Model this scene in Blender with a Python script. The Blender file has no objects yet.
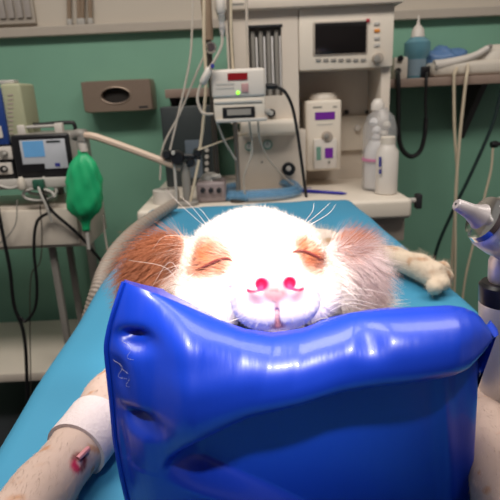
import bpy, bmesh, math, random
import numpy as np
from mathutils import Vector, Matrix, Euler
random.seed(7); RNG = np.random.default_rng(7)
S = bpy.context.scene; COL = S.collection; PI = math.pi

# ------------------------------------------------------------------ camera
PITCH = math.radians(17.1); ROLL = math.radians(2.6); CAM = Vector((0, 0, 1.2))
Fw = Vector((0, math.cos(PITCH), -math.sin(PITCH)))
R0 = Vector((1, 0, 0)); U0 = Vector((0, math.sin(PITCH), math.cos(PITCH)))
Rt = R0*math.cos(ROLL) - U0*math.sin(ROLL); Up = U0*math.cos(ROLL) + R0*math.sin(ROLL)
def ray(u, v): return Fw + Rt*((u-250)/500) + Up*((250-v)/500)
def at(u, v, Y):
    d = ray(u, v); return CAM + d*(Y/d.y)
def onz(u, v, z):
    d = ray(u, v); return CAM + d*((z-CAM.z)/d.z)
def rect(u0, v0, u1, v1, Y):
    um, vm = (u0+u1)/2, (v0+v1)/2
    return at(u0, vm, Y).x, at(u1, vm, Y).x, at(um, v1, Y).z, at(um, v0, Y).z
cam = bpy.data.cameras.new('camera'); co = bpy.data.objects.new('camera', cam); COL.objects.link(co)
M3 = Matrix((Rt, Up, -Fw)).transposed(); co.matrix_world = Matrix.Translation(CAM) @ M3.to_4x4()
cam.sensor_width = 36; cam.lens = 36; cam.clip_start = .01
cam.dof.use_dof = True; cam.dof.focus_distance = .40; cam.dof.aperture_fstop = 15
S.camera = co

# ------------------------------------------------------------------ materials
def lin(c):
    return tuple(((x/255)/12.92 if x <= 10 else (((x/255)+.055)/1.055)**2.4) for x in c)
MATS = {}
def mat(name, rgb, rough=.5, metal=0, noise=.06, scale=30, bump=0, emit=0, alpha=1, trans=0, coat=0, spec=.5, linear=False):
    if name in MATS: return MATS[name]
    m = bpy.data.materials.new(name); m.use_nodes = True; nt = m.node_tree; b = nt.nodes['Principled BSDF']
    c = rgb if linear else lin(rgb)
    tc = nt.nodes.new('ShaderNodeTexCoord'); nz = nt.nodes.new('ShaderNodeTexNoise')
    nz.inputs['Scale'].default_value = scale; nz.inputs['Detail'].default_value = 4
    nt.links.new(tc.outputs['Object'], nz.inputs['Vector'])
    mx = nt.nodes.new('ShaderNodeMix'); mx.data_type = 'RGBA'
    mx.inputs['A'].default_value = (*[x*(1-noise) for x in c], 1); mx.inputs['B'].default_value = (*[min(1, x*(1+noise)) for x in c], 1)
    nt.links.new(nz.outputs['Fac'], mx.inputs['Factor']); nt.links.new(mx.outputs['Result'], b.inputs['Base Color'])
    b.inputs['Roughness'].default_value = rough; b.inputs['Metallic'].default_value = metal
    b.inputs['Specular IOR Level'].default_value = spec
    b.inputs['Coat Weight'].default_value = coat; b.inputs['Alpha'].default_value = alpha
    b.inputs['Transmission Weight'].default_value = trans
    if emit:
        nt.links.new(mx.outputs['Result'], b.inputs['Emission Color']); b.inputs['Emission Strength'].default_value = emit
    if bump:
        bp = nt.nodes.new('ShaderNodeBump'); bp.inputs['Strength'].default_value = bump; bp.inputs['Distance'].default_value = .01
        nt.links.new(nz.outputs['Fac'], bp.inputs['Height']); nt.links.new(bp.outputs['Normal'], b.inputs['Normal'])
    MATS[name] = m; return m
def colmat(name, rough=.8, spec=.2):
    m = bpy.data.materials.new(name); m.use_nodes = True; nt = m.node_tree; b = nt.nodes['Principled BSDF']
    a = nt.nodes.new('ShaderNodeVertexColor'); a.layer_name = 'col'
    nt.links.new(a.outputs['Color'], b.inputs['Base Color']); b.inputs['Roughness'].default_value = rough
    b.inputs['Specular IOR Level'].default_value = spec
    return m
GREEN = mat('green_wall_paint', (122, 170, 147), .55, noise=.1, scale=5)
CREAM = mat('cream_wall_paint', (196, 186, 172), .6, noise=.04, scale=4)
LEDGE = mat('ledge_paint', (178, 168, 156), .5)
FLOOR = mat('dark_vinyl_floor', (48, 50, 54), .4, noise=.2, scale=12)
BEIGE = mat('beige_enamel', (214, 203, 190), .38, noise=.03)
BEIGE2 = mat('beige_plastic', (222, 212, 198), .42, noise=.03)
BEIGED = mat('putty_plastic', (172, 160, 148), .5)  # putty tone, darker than the beige plastic
WHITE = mat('white_plastic', (210, 203, 195), .4, noise=.02)
WARMW = mat('ivory_plastic', (212, 203, 190), .45, noise=.03)
BLACK = mat('black_rubber', (16, 16, 19), .45)
BLACKP = mat('black_plastic', (24, 24, 28), .35)
DGREEN = mat('dark_green_cable', (20, 42, 42), .5)
GREY = mat('grey_plastic', (140, 136, 130), .45)
LGREY = mat('light_grey_plastic', (186, 182, 176), .45)
DSLATE = mat('dark_slate_panel', (46, 54, 56), .45, noise=.1)
STEEL = mat('brushed_steel', (150, 132, 118), .4, metal=.45, noise=.06, scale=60)
SILV = mat('satin_silver', (200, 196, 192), .4, metal=.6, noise=.03)
CHROME = mat('chrome', (210, 210, 210), .15, metal=1, noise=0)
POLE = mat('pole_steel', (150, 140, 130), .35, metal=.6)
DPOLE = mat('dark_pole', (74, 68, 62), .4, metal=.3)
HOSEM = mat('beige_hose', (214, 190, 170), .4)
CLEART = mat('clear_tubing', (206, 196, 184), .3, alpha=.75)
TUBEW = mat('cream_tubing', (206, 192, 168), .45)
BROWN = mat('brown_rubber', (140, 120, 100), .6)
SHELFM = mat('brown_shelf_laminate', (150, 130, 118), .5)
DARKM = mat('dark_steel_paint', (40, 40, 44), .5)
VENTM = mat('grey_louver', (166, 158, 152), .5)
PURPLE = mat('purple_label', (110, 30, 150), .5)
REDD = mat('red_display', (120, 18, 24), .3, emit=.25)
GLED = mat('green_led', (150, 255, 60), .4, emit=1.5)
SCRD = mat('dark_screen', (26, 24, 24), .15)
SCRL = mat('pale_screen', (170, 172, 178), .3, emit=.16)
SCRB = mat('blue_screen_block', (96, 150, 196), .3, emit=.2)
BLUED = mat('blue_front_panel', (36, 64, 130), .4)
BAGG = mat('green_rubber', (34, 172, 112), .42, noise=.15, scale=25)
DRAPE = mat('blue_drape', (60, 141, 178), .62, noise=.06, scale=8, bump=.05)
BLUEP = mat('blue_pen', (40, 40, 150), .35)
BLUET = mat('pale_blue_tubing', (110, 165, 205), .25, alpha=.45)
BLUEBAG = mat('blue_film', (105, 140, 190), .35, alpha=.85, noise=.2)
TEAL = mat('teal_liquid', (96, 144, 160), .25, noise=.12, scale=20)
CLEARP = mat('clear_plastic', (205, 205, 208), .2, alpha=.32)
PINKL = mat('pink_label', (205, 130, 165), .5)
BLUEL = mat('blue_label', (50, 55, 140), .5)
PAPER = mat('white_paper', (228, 224, 222), .7)
HOLE = mat('opening_shade_dark', (34, 30, 28), .8)  # stands in for shade inside the dispenser
BAND = mat('white_tape', (214, 200, 200), .8, bump=.2, scale=300)
WHISK = mat('whisker_hair', (214, 200, 188), .4)
LASH = mat('lid_margin', (120, 50, 38), .6)
AMBER = mat('orange_button', (220, 140, 60), .5)
REDB = mat('red_button', (170, 30, 50), .5)
GFACE = mat('gauge_face', (200, 205, 200), .4)
GRING = mat('gauge_green', (110, 150, 135), .4)
def vinyl():
    m = mat('blue_vinyl', (16, 58, 184), .36, noise=.05, scale=20, coat=.2)
    nt = m.node_tree; b = nt.nodes['Principled BSDF']
    tc = nt.nodes.new('ShaderNodeTexCoord'); mp = nt.nodes.new('ShaderNodeMapping'); mp.inputs['Scale'].default_value = (90, 30, 9)
    n = nt.nodes.new('ShaderNodeTexNoise'); n.inputs['Scale'].default_value = 1.5; n.inputs['Detail'].default_value = 3
    nt.links.new(tc.outputs['Object'], mp.inputs['Vector']); nt.links.new(mp.outputs['Vector'], n.inputs['Vector'])
    bp = nt.nodes.new('ShaderNodeBump'); bp.inputs['Strength'].default_value = .12; bp.inputs['Distance'].default_value = .003
    nt.links.new(n.outputs['Fac'], bp.inputs['Height']); nt.links.new(bp.outputs['Normal'], b.inputs['Normal'])
    return m
VINYL = vinyl()

# ------------------------------------------------------------------ helpers
def thing(name, label, cat, loc, group=None):
    o = bpy.data.objects.new(name, None); COL.objects.link(o); o.location = loc; o.empty_display_size = .02
    o['label'] = label; o['category'] = cat
    if group: o['group'] = group
    return o
def tag(o, label, cat, group=None):
    o['label'] = label; o['category'] = cat
    if group: o['group'] = group
    return o
WORLD = {}
def wloc(o):
    p = Vector((0, 0, 0))
    while o: p += o.location; o = o.parent
    return p
def obj(name, bm, m, parent=None, smooth=True, angle=40):
    me = bpy.data.meshes.new(name)
    bmesh.ops.recalc_face_normals(bm, faces=bm.faces)
    # sharp-edge split by angle
    if smooth:
        for f in bm.faces: f.smooth = True
        for e in bm.edges:
            if len(e.link_faces) == 2 and e.calc_face_angle(0) > math.radians(angle): e.smooth = False
    vs = [v.co.copy() for v in bm.verts]
    if parent is not None: off = wloc(parent)
    else:
        lo = Vector([min(v[i] for v in vs) for i in range(3)]); hi = Vector([max(v[i] for v in vs) for i in range(3)])
        off = Vector(((lo.x+hi.x)/2, (lo.y+hi.y)/2, lo.z))
    for v in bm.verts: v.co -= off
    bm.to_mesh(me); bm.free()
    for mm in (m if isinstance(m, (list, tuple)) else [m]): me.materials.append(mm)
    o = bpy.data.objects.new(name, me); COL.objects.link(o)
    if parent is not None: o.parent = parent
    else: o.location = off
    return o
def struct(name, bm, m):
    o = obj(name, bm, m, None, False); o['kind'] = 'structure'; return o
def box(bm, x0, x1, y0, y1, z0, z1, bev=0, seg=2, rot=None, taper=None):
    c = Vector(((x0+x1)/2, (y0+y1)/2, (z0+z1)/2))
    mt = Matrix.Translation(c)
    if rot: mt = mt @ Euler(rot).to_matrix().to_4x4()
    g = bmesh.ops.create_cube(bm, size=1, matrix=mt @ Matrix.Diagonal((abs(x1-x0), abs(y1-y0), abs(z1-z0), 1)))
    if bev:
        es = list({e for v in g['verts'] for e in v.link_edges})
        bmesh.ops.bevel(bm, geom=es, offset=bev, segments=seg, profile=.5, affect='EDGES')
    return bm
def bx(*a, **k): return box(bmesh.new(), *a, **k)
def cr(pts, n=8):
    pts = [Vector(p) for p in pts]
    if len(pts) < 3: return [pts[0].lerp(pts[-1], i/n) for i in range(n+1)]
    P = [pts[0]*2-pts[1]] + pts + [pts[-1]*2-pts[-2]]; out = []
    for i in range(1, len(P)-2):
        a, b, c, d = P[i-1:i+3]
        for k in range(n):
            t = k/n
            out.append(.5*((2*b)+(c-a)*t+(2*a-5*b+4*c-d)*t*t+(-a+3*b-3*c+d)*t**3))
    out.append(pts[-1]); return out
def tube(bm, pts, r, n=8, seg=8, smooth=True, taper=None, radf=None):
    p = cr(pts, n) if smooth else [Vector(q) for q in pts]
    L = len(p); rings = []; up = Vector((.123, .31, .94)).normalized()
    for i in range(L):
        t = (p[min(i+1, L-1)]-p[max(i-1, 0)]).normalized()
        a = t.cross(up)
        if a.length < .05: a = t.cross(Vector((1, 0, 0)))
        a.normalize(); b = a.cross(t).normalized(); up = b
        f = i/(L-1); rr = r if radf is None else radf(f)
        if taper is not None: rr = r*(1-f)+taper*f
        rings.append([bm.verts.new(p[i]+(a*math.cos(2*PI*k/seg)+b*math.sin(2*PI*k/seg))*rr) for k in range(seg)])
    for i in range(L-1):
        for k in range(seg): bm.faces.new((rings[i][k], rings[i][(k+1) % seg], rings[i+1][(k+1) % seg], rings[i+1][k]))
    bm.faces.new(rings[0][::-1]); bm.faces.new(rings[-1]); return bm
def tb(*a, **k): return tube(bmesh.new(), *a, **k)
def lathe(bm, c, axis, prof, seg=24, sx=1, sy=1):
    """prof: list of (distance along axis, radius)"""
    ax = Vector(axis).normalized(); a = ax.cross(Vector((0, 0, 1)))
    if a.length < .1: a = Vector((1, 0, 0))
    a.normalize(); b = ax.cross(a).normalized(); c = Vector(c); rings = []
    for d, r in prof:
        rings.append([bm.verts.new(c+ax*d+a*(r*sx*math.cos(2*PI*k/seg))+b*(r*sy*math.sin(2*PI*k/seg))) for k in range(seg)])
    for i in range(len(rings)-1):
        for k in range(seg): bm.faces.new((rings[i][k], rings[i][(k+1) % seg], rings[i+1][(k+1) % seg], rings[i+1][k]))
    bm.faces.new(rings[0][::-1]); bm.faces.new(rings[-1]); return bm
def lt(*a, **k): return lathe(bmesh.new(), *a, **k)
def disc(c, r, d, m, name, parent, bev=.15, sx=1, sy=1, seg=24):
    """a knob or button facing -Y"""
    return obj(name, lt(c, (0, -1, 0), [(-.002, r), (d*(1-bev), r), (d, r*(1-bev))], seg=seg, sx=sx, sy=sy), m, parent)
def pbox(u0, v0, u1, v1, Y, depth, bev=.002, seg=2):
    x0, x1, z0, z1 = rect(u0, v0, u1, v1, Y)
    return bx(x0, x1, Y, Y+depth, z0, z1, bev, seg)
def plate_hole(u0, v0, u1, v1, Y, depth, hu, hv, ru, rv, n=64):
    """a box whose front has an oval opening with an inner wall and a floor"""
    x0, x1, z0, z1 = rect(u0, v0, u1, v1, Y); c = at(hu, hv, Y); s = (x1-x0)/(u1-u0); rx, rz = ru*s, rv*s
    bm = bmesh.new(); A = []; B = []; Cc = []; D = []; K = []
    for k in range(n):
        t = 2*PI*k/n; dx, dz = math.cos(t), math.sin(t)
        f = min(((x1-c.x)/dx if dx > 1e-6 else (x0-c.x)/dx if dx < -1e-6 else 9), ((z1-c.z)/dz if dz > 1e-6 else (z0-c.z)/dz if dz < -1e-6 else 9))
        px, pz = c.x+dx*f, c.z+dz*f
        K.append(bm.verts.new((px, Y+depth, pz))); A.append(bm.verts.new((px, Y+.006, pz)))
        mx, mz = (x0+x1)/2, (z0+z1)/2
        D.append(bm.verts.new((mx+(px-mx)*.97, Y, mz+(pz-mz)*.94)))
        B.append(bm.verts.new((c.x+rx*dx, Y, c.z+rz*dz))); Cc.append(bm.verts.new((c.x+rx*.93*dx, Y+.03, c.z+rz*.93*dz)))
    for k in range(n):
        j = (k+1) % n
        for P, Q in ((K, A), (A, D), (D, B), (B, Cc)): bm.faces.new((P[k], P[j], Q[j], Q[k]))
    bm.faces.new(Cc); bm.faces.new(K[::-1])
    return bm, c, rx, rz

# ------------------------------------------------------------------ setting
WY = 2.2
bm = bmesh.new(); zs = at(100, 33, WY).z
box(bm, -3, 3, WY, WY+.12, 0, zs)
struct('wall_back', bm, GREEN)
struct('wall_back_upper', bx(-3, 3, WY, WY+.12, zs, 2.8), CREAM)
zl0, zl1 = at(100, 33.5, WY-.04).z, at(100, 23.5, WY-.04).z
struct('trim_1', bx(-3, 3, WY-.04, WY, zl0, zl1, .004), LEDGE)
struct('wall_front_light_block', bx(-3, 3, -1.32, -1.2, 0, 2.8), mat('light_block_plum', (92, 78, 84), .6, noise=.08, scale=5))  # unseen wall, added to block light and darken the cushion front's reflections
struct('floor', bx(-3, 3, -1.5, WY+.12, -.1, 0), FLOOR)

# wall shelf
sz1 = at(450, 76.5, 1.99).z; sz0 = at(450, 85.5, 1.99).z
sx0 = at(165, 94, 1.99).x
sh = thing('wall_shelf', 'long brown wall shelf running behind the beige anaesthesia machine', 'shelf', (.3, 2.05, sz0))
obj('shelf_board', bx(sx0, 1.5, 1.99, WY, sz0, sz1, .003), SHELFM, sh)
for u in (172, 486):
    x = at(u, 100, 2.0).x; b_ = bmesh.new()
    tri = [(x, WY, sz0), (x, 2.02, sz0), (x, WY, sz0-.22)]
    for dx in (-.012, .012):
        vs = [b_.verts.new((p[0]+dx, p[1], p[2])) for p in tri]; b_.faces.new(vs)
    b_.verts.ensure_lookup_table(); V = b_.verts[:]
    for i in range(3): b_.faces.new((V[i], V[(i+1) % 3], V[3+(i+1) % 3], V[3+i]))
    obj('bracket', b_, mat('bracket_paint', (72, 64, 68), .5), sh)

# ------------------------------------------------------------------ wall things, upper left
t = thing('louvered_vent', 'grey striped louvre panel on cream upper wall, top left corner', 'vent', at(10, 24, WY))
x0, x1, z0, z1 = rect(-40, -40, 31, 25, WY-.02)
obj('frame', bx(x0, x1, WY-.02, WY, z0, z1, .004), LEDGE, t)
for k in range(8):
    x = x0+(x1-x0)*(k+.7)/8.2
    obj('slat', bx(x-.016, x+.008, WY-.032, WY-.019, z0+.02, z1-.02, .003), VENTM, t)
t = thing('rubber_tube_bundle', 'bundle of brown rubber tubes hanging down onto the wall ledge above dispenser', 'tubes', (at(82, 28, WY-.03).x, WY-.02, zl1))
for k, (ua, ub) in enumerate(((68, 70), (76, 80), (83, 83), (88, 91))):
    yy = WY-.017; xb = at(ub, 25, yy).x; xa = at(ua, -40, yy).x
    p = obj('tube', tb([(xa, yy, zl1+.42), (xa+.006*(-1)**k, yy, zl1+.25), ((xa+xb)/2, yy, zl1+.12), (xb, yy, zl1+.02)], .0085), BROWN, t)
    obj('tip', lt((xb, yy, zl1+.024), (0, 0, -1), [(0, .011), (.02, .012), (.024, .009)], seg=12), LGREY, p)
# dispenser
b_, c, rx, rz = plate_hole(82, 80, 152, 112, 2.1, WY-2.1+.001, 115.5, 95.5, 15, 8)
t = thing('glove_dispenser', 'brown-grey steel dispenser box with oval opening on green wall', 'dispenser', (c.x, WY, at(115, 112, 2.1).z))
obj('housing', b_, STEEL, t)
b_ = bmesh.new(); tube(b_, [c+Vector((rx*math.cos(a), -.001, rz*math.sin(a))) for a in [2*PI*k/40 for k in range(41)]], .003, smooth=False, seg=6)
obj('opening_rim', b_, STEEL, t)
obj('opening_shade', lt(c+Vector((0, .027, 0)), (0, -1, 0), [(0, rx*.93), (.003, rx*.93)], seg=40, sx=1, sy=rz/rx), HOLE, t)  # dark disc painted in for the shade inside the opening
obj('badge', pbox(139, 106, 148, 108, 2.099, .002, 0), DARKM, t)

# ------------------------------------------------------------------ trolley, left
TY = 1.62
def X(u, Y, v=190): return at(u, v, Y).x
t = thing('equipment_trolley', 'beige equipment trolley with drawer and lower shelf at left', 'trolley', (X(20, 1.85), 1.85, 0))
zt1, zt0 = at(40, 178, TY).z, at(40, 190, TY).z
xl, xr = X(-120, TY), X(76, TY)
TB = 2.12
TT = 1.86
obj('top_tray', bx(xl, xr, TY, TT, zt0+.012, zt0+.03, .004), WHITE, t)
obj('tray_lip', bx(xl, xr, TY-.012, TY+.002, zt0+.008, zt0+.04, .004), LGREY, t)
zd1, zd0 = at(40, 206, TY).z, at(40, 249, TY).z
dr = obj('drawer_unit', bx(xl, xr+.015, TY+.01, TT, zd0, zd1, .004), BEIGE, t)
dw = obj('drawer_front', bx(xl+.02, xr-.01, TY-.004, TY+.012, zd0+.012, zd1-.012, .004), BEIGE2, t)
obj('drawer_pull', bx(xl+.15, xl+.3, TY-.016, TY-.003, zd1-.045, zd1-.03, .003), LGREY, dw)
zb = onz(30, 375, 0).z; zb = at(30, 373, TY+.03).z
obj('lower_shelf', bx(xl, X(62, TY, 370)+.03, TY+.03, TB, zb-.035, zb, .004), BEIGE, t)
for yy in (TY+.05, TT-.03):
    for xx in (xl+.02, X(61, TY+.05, 300)):
        obj('post', bx(xx-.011, xx+.011, yy-.011, yy+.011, .05, zt0+.014, .003), GREY, t)
        obj('caster', lt((xx-.012, yy, .03), (1, 0, 0), [(0, .026), (.003, .03), (.021, .03), (.024, .026)], seg=16), BLACK, t)
ztop = zt0+.03
# patient monitor
MY = TY+.02
x0, x1, z0, z1 = rect(12, 133, 78, 182, MY); z0 = ztop
t = thing('patient_monitor', 'patient monitor with pale lit screen and black bezel on trolley tray', 'monitor', ((x0+x1)/2, MY+.07, z0))
obj('case', bx(x0+.004, x1, MY+.012, MY+.16, z0+.006, z1, .012, 3), GREY, t)
bz = obj('bezel', pbox(13, 134, 71, 180, MY, .02, .008, 3), BLACKP, t)
obj('screen', pbox(21, 139.5, 66.5, 169, MY-.002, .006, .002), SCRL, t)
obj('screen_panel', pbox(23, 141, 44, 157, MY-.0035, .003, 0), SCRB, t)
obj('status_strip', pbox(21, 164, 45, 172, MY-.0035, .003, 0), BLACKP, t)
obj('label_strip', pbox(46, 140.5, 60, 142.5, MY-.0035, .003, 0), DSLATE, t)
obj('indicator', pbox(55, 163, 60, 166.5, MY-.0035, .003, 0), BLUEL, t)
obj('handle', tb([at(33, 134, MY+.08), at(33, 125.5, MY+.08), at(40, 124.5, MY+.08), at(68, 122.5, MY+.08), at(74, 124, MY+.08), at(76, 133, MY+.08)], .0065), BLACK, t)
obj('carry_bar', tb([at(21, 127.5, MY+.03), at(58, 125.5, MY+.03)], .005), LGREY, t)
for u, v in ((21, 129), (58, 127)): obj('bar_post', pbox(u-4, v-4, u+4, v+7, MY+.02, .025, .004), WHITE, t)
for u in (18, 72): obj('foot', bx(X(u, MY)-.012, X(u, MY)+.012, MY+.03, MY+.13, z0, z0+.008, .002), BLACK, t)
# control box
x0, x1, z0, z1 = rect(-24, 145.5, 14, 177, MY); z0 = ztop; x1 = min(x1, rect(12, 133, 78, 182, MY)[0]-.002)
t = thing('control_box', 'white control box with two round knobs beside the patient monitor', 'device', ((x0+x1)/2, MY+.06, z0))
obj('case', bx(x0, x1, MY+.01, MY+.15, z0, z1, .006), BLACKP, t)
for va, vb, mm in ((147, 160, GREY), (163, 175, BLACKP)):
    f = obj('face_plate', pbox(-20, va, 12, vb, MY+.004, .008, .003), WHITE, t)
    disc(at(4.5, (va+vb)/2, MY+.004), .0115, .014, mm, 'knob', t)
    disc(at(4.5, (va+vb)/2, MY-.01), .005, .003, LGREY, 'knob_cap', t)
ztb = z1
# blue fronted unit on it
x0, x1, z0, z1 = rect(-30, 84, 24, 144, MY+.02); z0 = ztb
t = thing('upright_device', 'tall beige device with blue front and vent slots at left edge', 'device', ((x0+x1)/2, MY+.08, z0))
xm = rect(-30, 84, 5, 144, MY+.02)[1]
obj('side_housing', bx(xm-.004, x1, MY+.024, MY+.14, z0, z1, .008, 3), mat('olive_beige_plastic', (168, 170, 140), .5), t)
obj('blue_front', bx(x0, xm, MY+.012, MY+.14, z0, z1-.012, .004), BLUED, t)
obj('white_badge', pbox(-12, 126, 2, 138, MY+.009, .004, 0), WHITE, t)
for k in range(10): obj('vent_slot', pbox(7.5, 94+k*4.3, 13, 95.8+k*4.3, MY+.0225, .004, 0), BEIGED, t)
x0, x1, zz, _ = rect(-4, 79, 11, 84, MY+.03)
tag(obj('paper_slip', bx(x0, x1, MY+.05, MY+.09, z1, z1+.012, .003), LGREY), 'pale folded slip on top of the blue-fronted device', 'paper')
# tubing coil and cables at the tray
b_ = bmesh.new(); pts = []
cc = at(40, 197, TY-.02)
for k in range(60):
    a = 2*PI*k/26; pts.append(cc+Vector((.052*math.cos(a)*(1+.03*math.sin(a*.7)), -.012+.001*k, .024*math.sin(a)+.0006*k)))
pts += [at(42, 187, TY-.03), at(42, 182, TY-.014)]
cg = thing('tubing_loop', 'coiled grey tubing hanging in a loop below the monitor tray', 'tubing', (cc.x, cc.y, cc.z-.04))
obj('coil', tube(b_, pts[::2], .0045, n=3), LGREY, cg)
obj('tail', tb([at(38, 184, TY-.025), at(40, 192, TY-.04), at(47, 208, TY-.04), at(52, 222, TY-.03)], .004), LGREY, cg)
obj('green_connector', pbox(32, 180, 43, 190, TY-.035, .02, .004), mat('green_clip', (40, 90, 72), .5), cg)
t = thing('white_probe', 'small white sensor clip with lead hanging at front of the trolley tray', 'probe', at(20, 190, TY-.02))
obj('clip', lt(at(20.5, 177, TY-.025), (0, -.02, -1), [(0, .006), (.01, .011), (.035, .013), (.042, .008)], seg=14), WARMW, t)
obj('lead', tb([at(20, 186, TY-.02), at(8, 188, TY-.02), at(-10, 182, TY-.02)], .004), LGREY, t)
def cable(name, label, pts, r, m, cat='cable', group=None, seg=8):
    return tag(obj(name, tb(pts, r, seg=seg), m), label, cat, group)
cable('black_cable', 'thick black cable curving from monitor tray down to the right', [at(38, 178+6, TY-.03), at(45, 200, TY-.03), at(54, 213, TY-.03), at(80, 236, TY-.02), at(110, 270, TY+.02), at(140, 292, TY+.05)], .0055, BLACK)
cable('black_cable', 'black cable hanging in a long U in front of the trolley drawer', [at(50, 212, TY-.03), at(37, 222, TY-.03), at(34, 250, TY-.03), at(37, 285, TY-.03), at(35, 308, TY-.03), at(26, 321, TY-.03), at(20, 317, TY-.03)], .005, BLACK)
cable('black_cable', 'long black cable dropping along the far left of trolley to floor', [at(-6, 190, TY-.03), at(3, 235, TY-.03), at(10, 270, TY-.03), at(14, 305, TY-.03), at(24, 335, TY-.03), at(27, 385, TY-.03), at(27, 480, TY-.03)], .006, BLACK)
cable('thin_cable', 'thin grey lead looping on the drawer face of trolley', [at(17, 200, TY-.028), at(16, 222, TY-.028), at(8, 236, TY-.028), at(-4, 246, TY-.028)], .002, GREY)
cable('thin_cable', 'thin dark lead hanging below the tubing loop over drawer and shelf gap', [at(40, 205, TY-.028), at(42, 235, TY-.028), at(40, 262, TY-.028), at(31, 277, TY-.028), at(30, 330, TY-.028), at(31, 400, TY-.028), at(33, 560, TY-.028)], .002, DPOLE)
# breathing bag
BY = 1.58
c0 = at(83.5, 141, BY); s = (at(93.5, 180, BY)-at(83.5, 180, BY)).length/10
prof = [(150, 4.6), (154, 5), (158, 8.5), (163, 12), (170, 14.5), (180, 16.2), (190, 17), (200, 17.4), (207, 16.6), (213, 13.5), (217, 9), (221, 5.5), (226, 4.2), (231, 4)]
t = thing('breathing_bag', 'green rubber breathing bag hanging limp beside patient monitor', 'bag', at(86, 231, BY))
b_ = bmesh.new(); rings = []
for v, w in [(a, b) for a, b in prof]:
    cpt = at(82.5+(v-150)*.045, v, BY); ring = []
    for k in range(36):
        a = 2*PI*k/36; amp = max(0, min(1, (w-5)/9))
        rr = w*s*(1+amp*(.12*math.sin(3*a+v*.09)*math.sin(v*.13+a)+.1*abs(math.sin(4*a-v*.05))+.05*math.sin(9*a-v*.21)-.05))
        ring.append(b_.verts.new(cpt+Vector((rr*math.cos(a), .62*rr*math.sin(a), 0))))
    rings.append(ring)
for i in range(len(rings)-1):
    for k in range(36): b_.faces.new((rings[i][k], rings[i][(k+1) % 36], rings[i+1][(k+1) % 36], rings[i+1][k]))
b_.faces.new(rings[0]); b_.faces.new(rings[-1])
bmesh.ops.subdivide_edges(b_, edges=b_.edges[:], cuts=1, use_grid_fill=True, smooth=.6)
obj('bag', b_, BAGG, t, angle=180)
obj('white_collar', lt(at(82, 140, BY), (.03, 0, -1), [(0, .0125), (.02, .0135), (.035, .0125)], seg=18), WHITE, t)
obj('elbow', tb([at(82.5, 141, BY), at(82, 136, BY), at(80, 134, BY), at(74, 136, BY+.01)], .016, seg=12), GREY, t)
obj('drain_tube', tb([at(87, 230, BY), at(88, 240, BY), at(89, 249, BY)], .006), LGREY, t)
cable('breathing_hose', 'straight beige breathing hose from green bag to the black clamp', [at(83, 135.5, BY), at(92, 136, BY-.01), at(105, 140, BY-.01), at(140, 152.5, BY), at(181, 168, BY)], .011, HOSEM, 'hose')
cable('thin_tube', 'thin clear tube hanging behind the green breathing bag', [at(103, 215, BY+.04), at(105, 235, BY+.04), at(110, 262, BY+.04)], .004, CLEART, 'tube')
# wall pipe beside the trolley
pz = at(93, 222, 2.15).z
obj_ = struct('trim_2', lt((at(94, 280, 2.15).x, 2.165, 0), (0, 0, 1), [(0, .02), (pz, .02)], seg=14), GREY)
# ------------------------------------------------------------------ anaesthesia machine
AY = 1.75
def aw(u, v, Y=AY): return at(u, v, Y)
x0, x1, _, _ = rect(226, 0, 395, 70, AY)
xbL, xbR = x0, at(393, 60, AY).x
zc1 = at(405, 199, 1.52).z; zc0 = at(405, 219, 1.52).z       # counter top / bottom
zC = zc1
A = thing('anaesthesia_machine', 'large beige anaesthesia machine with dark screen beyond the table', 'machine', ((xbL+xbR)/2, 1.85, 0))
ztopA = at(320, 7.5, AY).z
obj('top_deck', bx(xbL-.03, xbR+.02, AY-.03, 1.985, ztopA, ztopA+.035, .006), BEIGE, A)
obj('deck_marking', pbox(228, 3.2, 244, 5.6, AY-.0305, .002, 0), GREY, A)
xsplit = at(299, 60, AY).x
zmon0 = at(345, 69, AY).z
# left column with flowmeter window opening: built of four rails round the recess
fx0, fx1, fz0, fz1 = rect(249, 26, 282, 96, AY); zl_ = at(270, 122, AY).z
b_ = bmesh.new()
box(b_, xbL, fx0, AY, 1.985, zl_, ztopA); box(b_, fx1, xsplit-.002, AY, 1.985, zl_, ztopA)
box(b_, fx0, fx1, AY, 1.985, fz1, ztopA); box(b_, fx0, fx1, AY, 1.985, zl_, fz0)
obj('column', b_, BEIGE, A)
fw = obj('flowmeter_window', bx(fx0, fx1, AY+.03, AY+.05, fz0, fz1), mat('flowmeter_backing', (112, 108, 104), .4), A)
obj('window_rim', bx(fx0-.004, fx1+.004, AY-.004, AY+.002, fz1-.004, fz1+.004, .002), DARKM, A)
for k in range(4):
    xx = fx0+(fx1-fx0)*(k+.6)/4.2
    p = obj('flow_tube', lt((xx, AY+.018, fz0), (0, 0, 1), [(0, .0075), (fz1-fz0-.012, .0075)], seg=12), GREY, A)
    obj('scale_strip', bx(xx+.009, xx+.014, AY+.014, AY+.02, fz0+.02, fz1-.03), PAPER, p)
# ledge
xq0, xq1, zq0, zq1 = rect(240, 120, 300, 136, AY-.05)
obj('ledge', bx(xq0, xq1, AY-.05, AY+.05, zq0, zq1, .016, 4), BEIGE2, A)
disc(at(271, 113, AY), .014, .03, BLACKP, 'flow_knob', A); disc(at(271, 113, AY-.03), .008, .003, LGREY, 'knob_cap', A)
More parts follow.
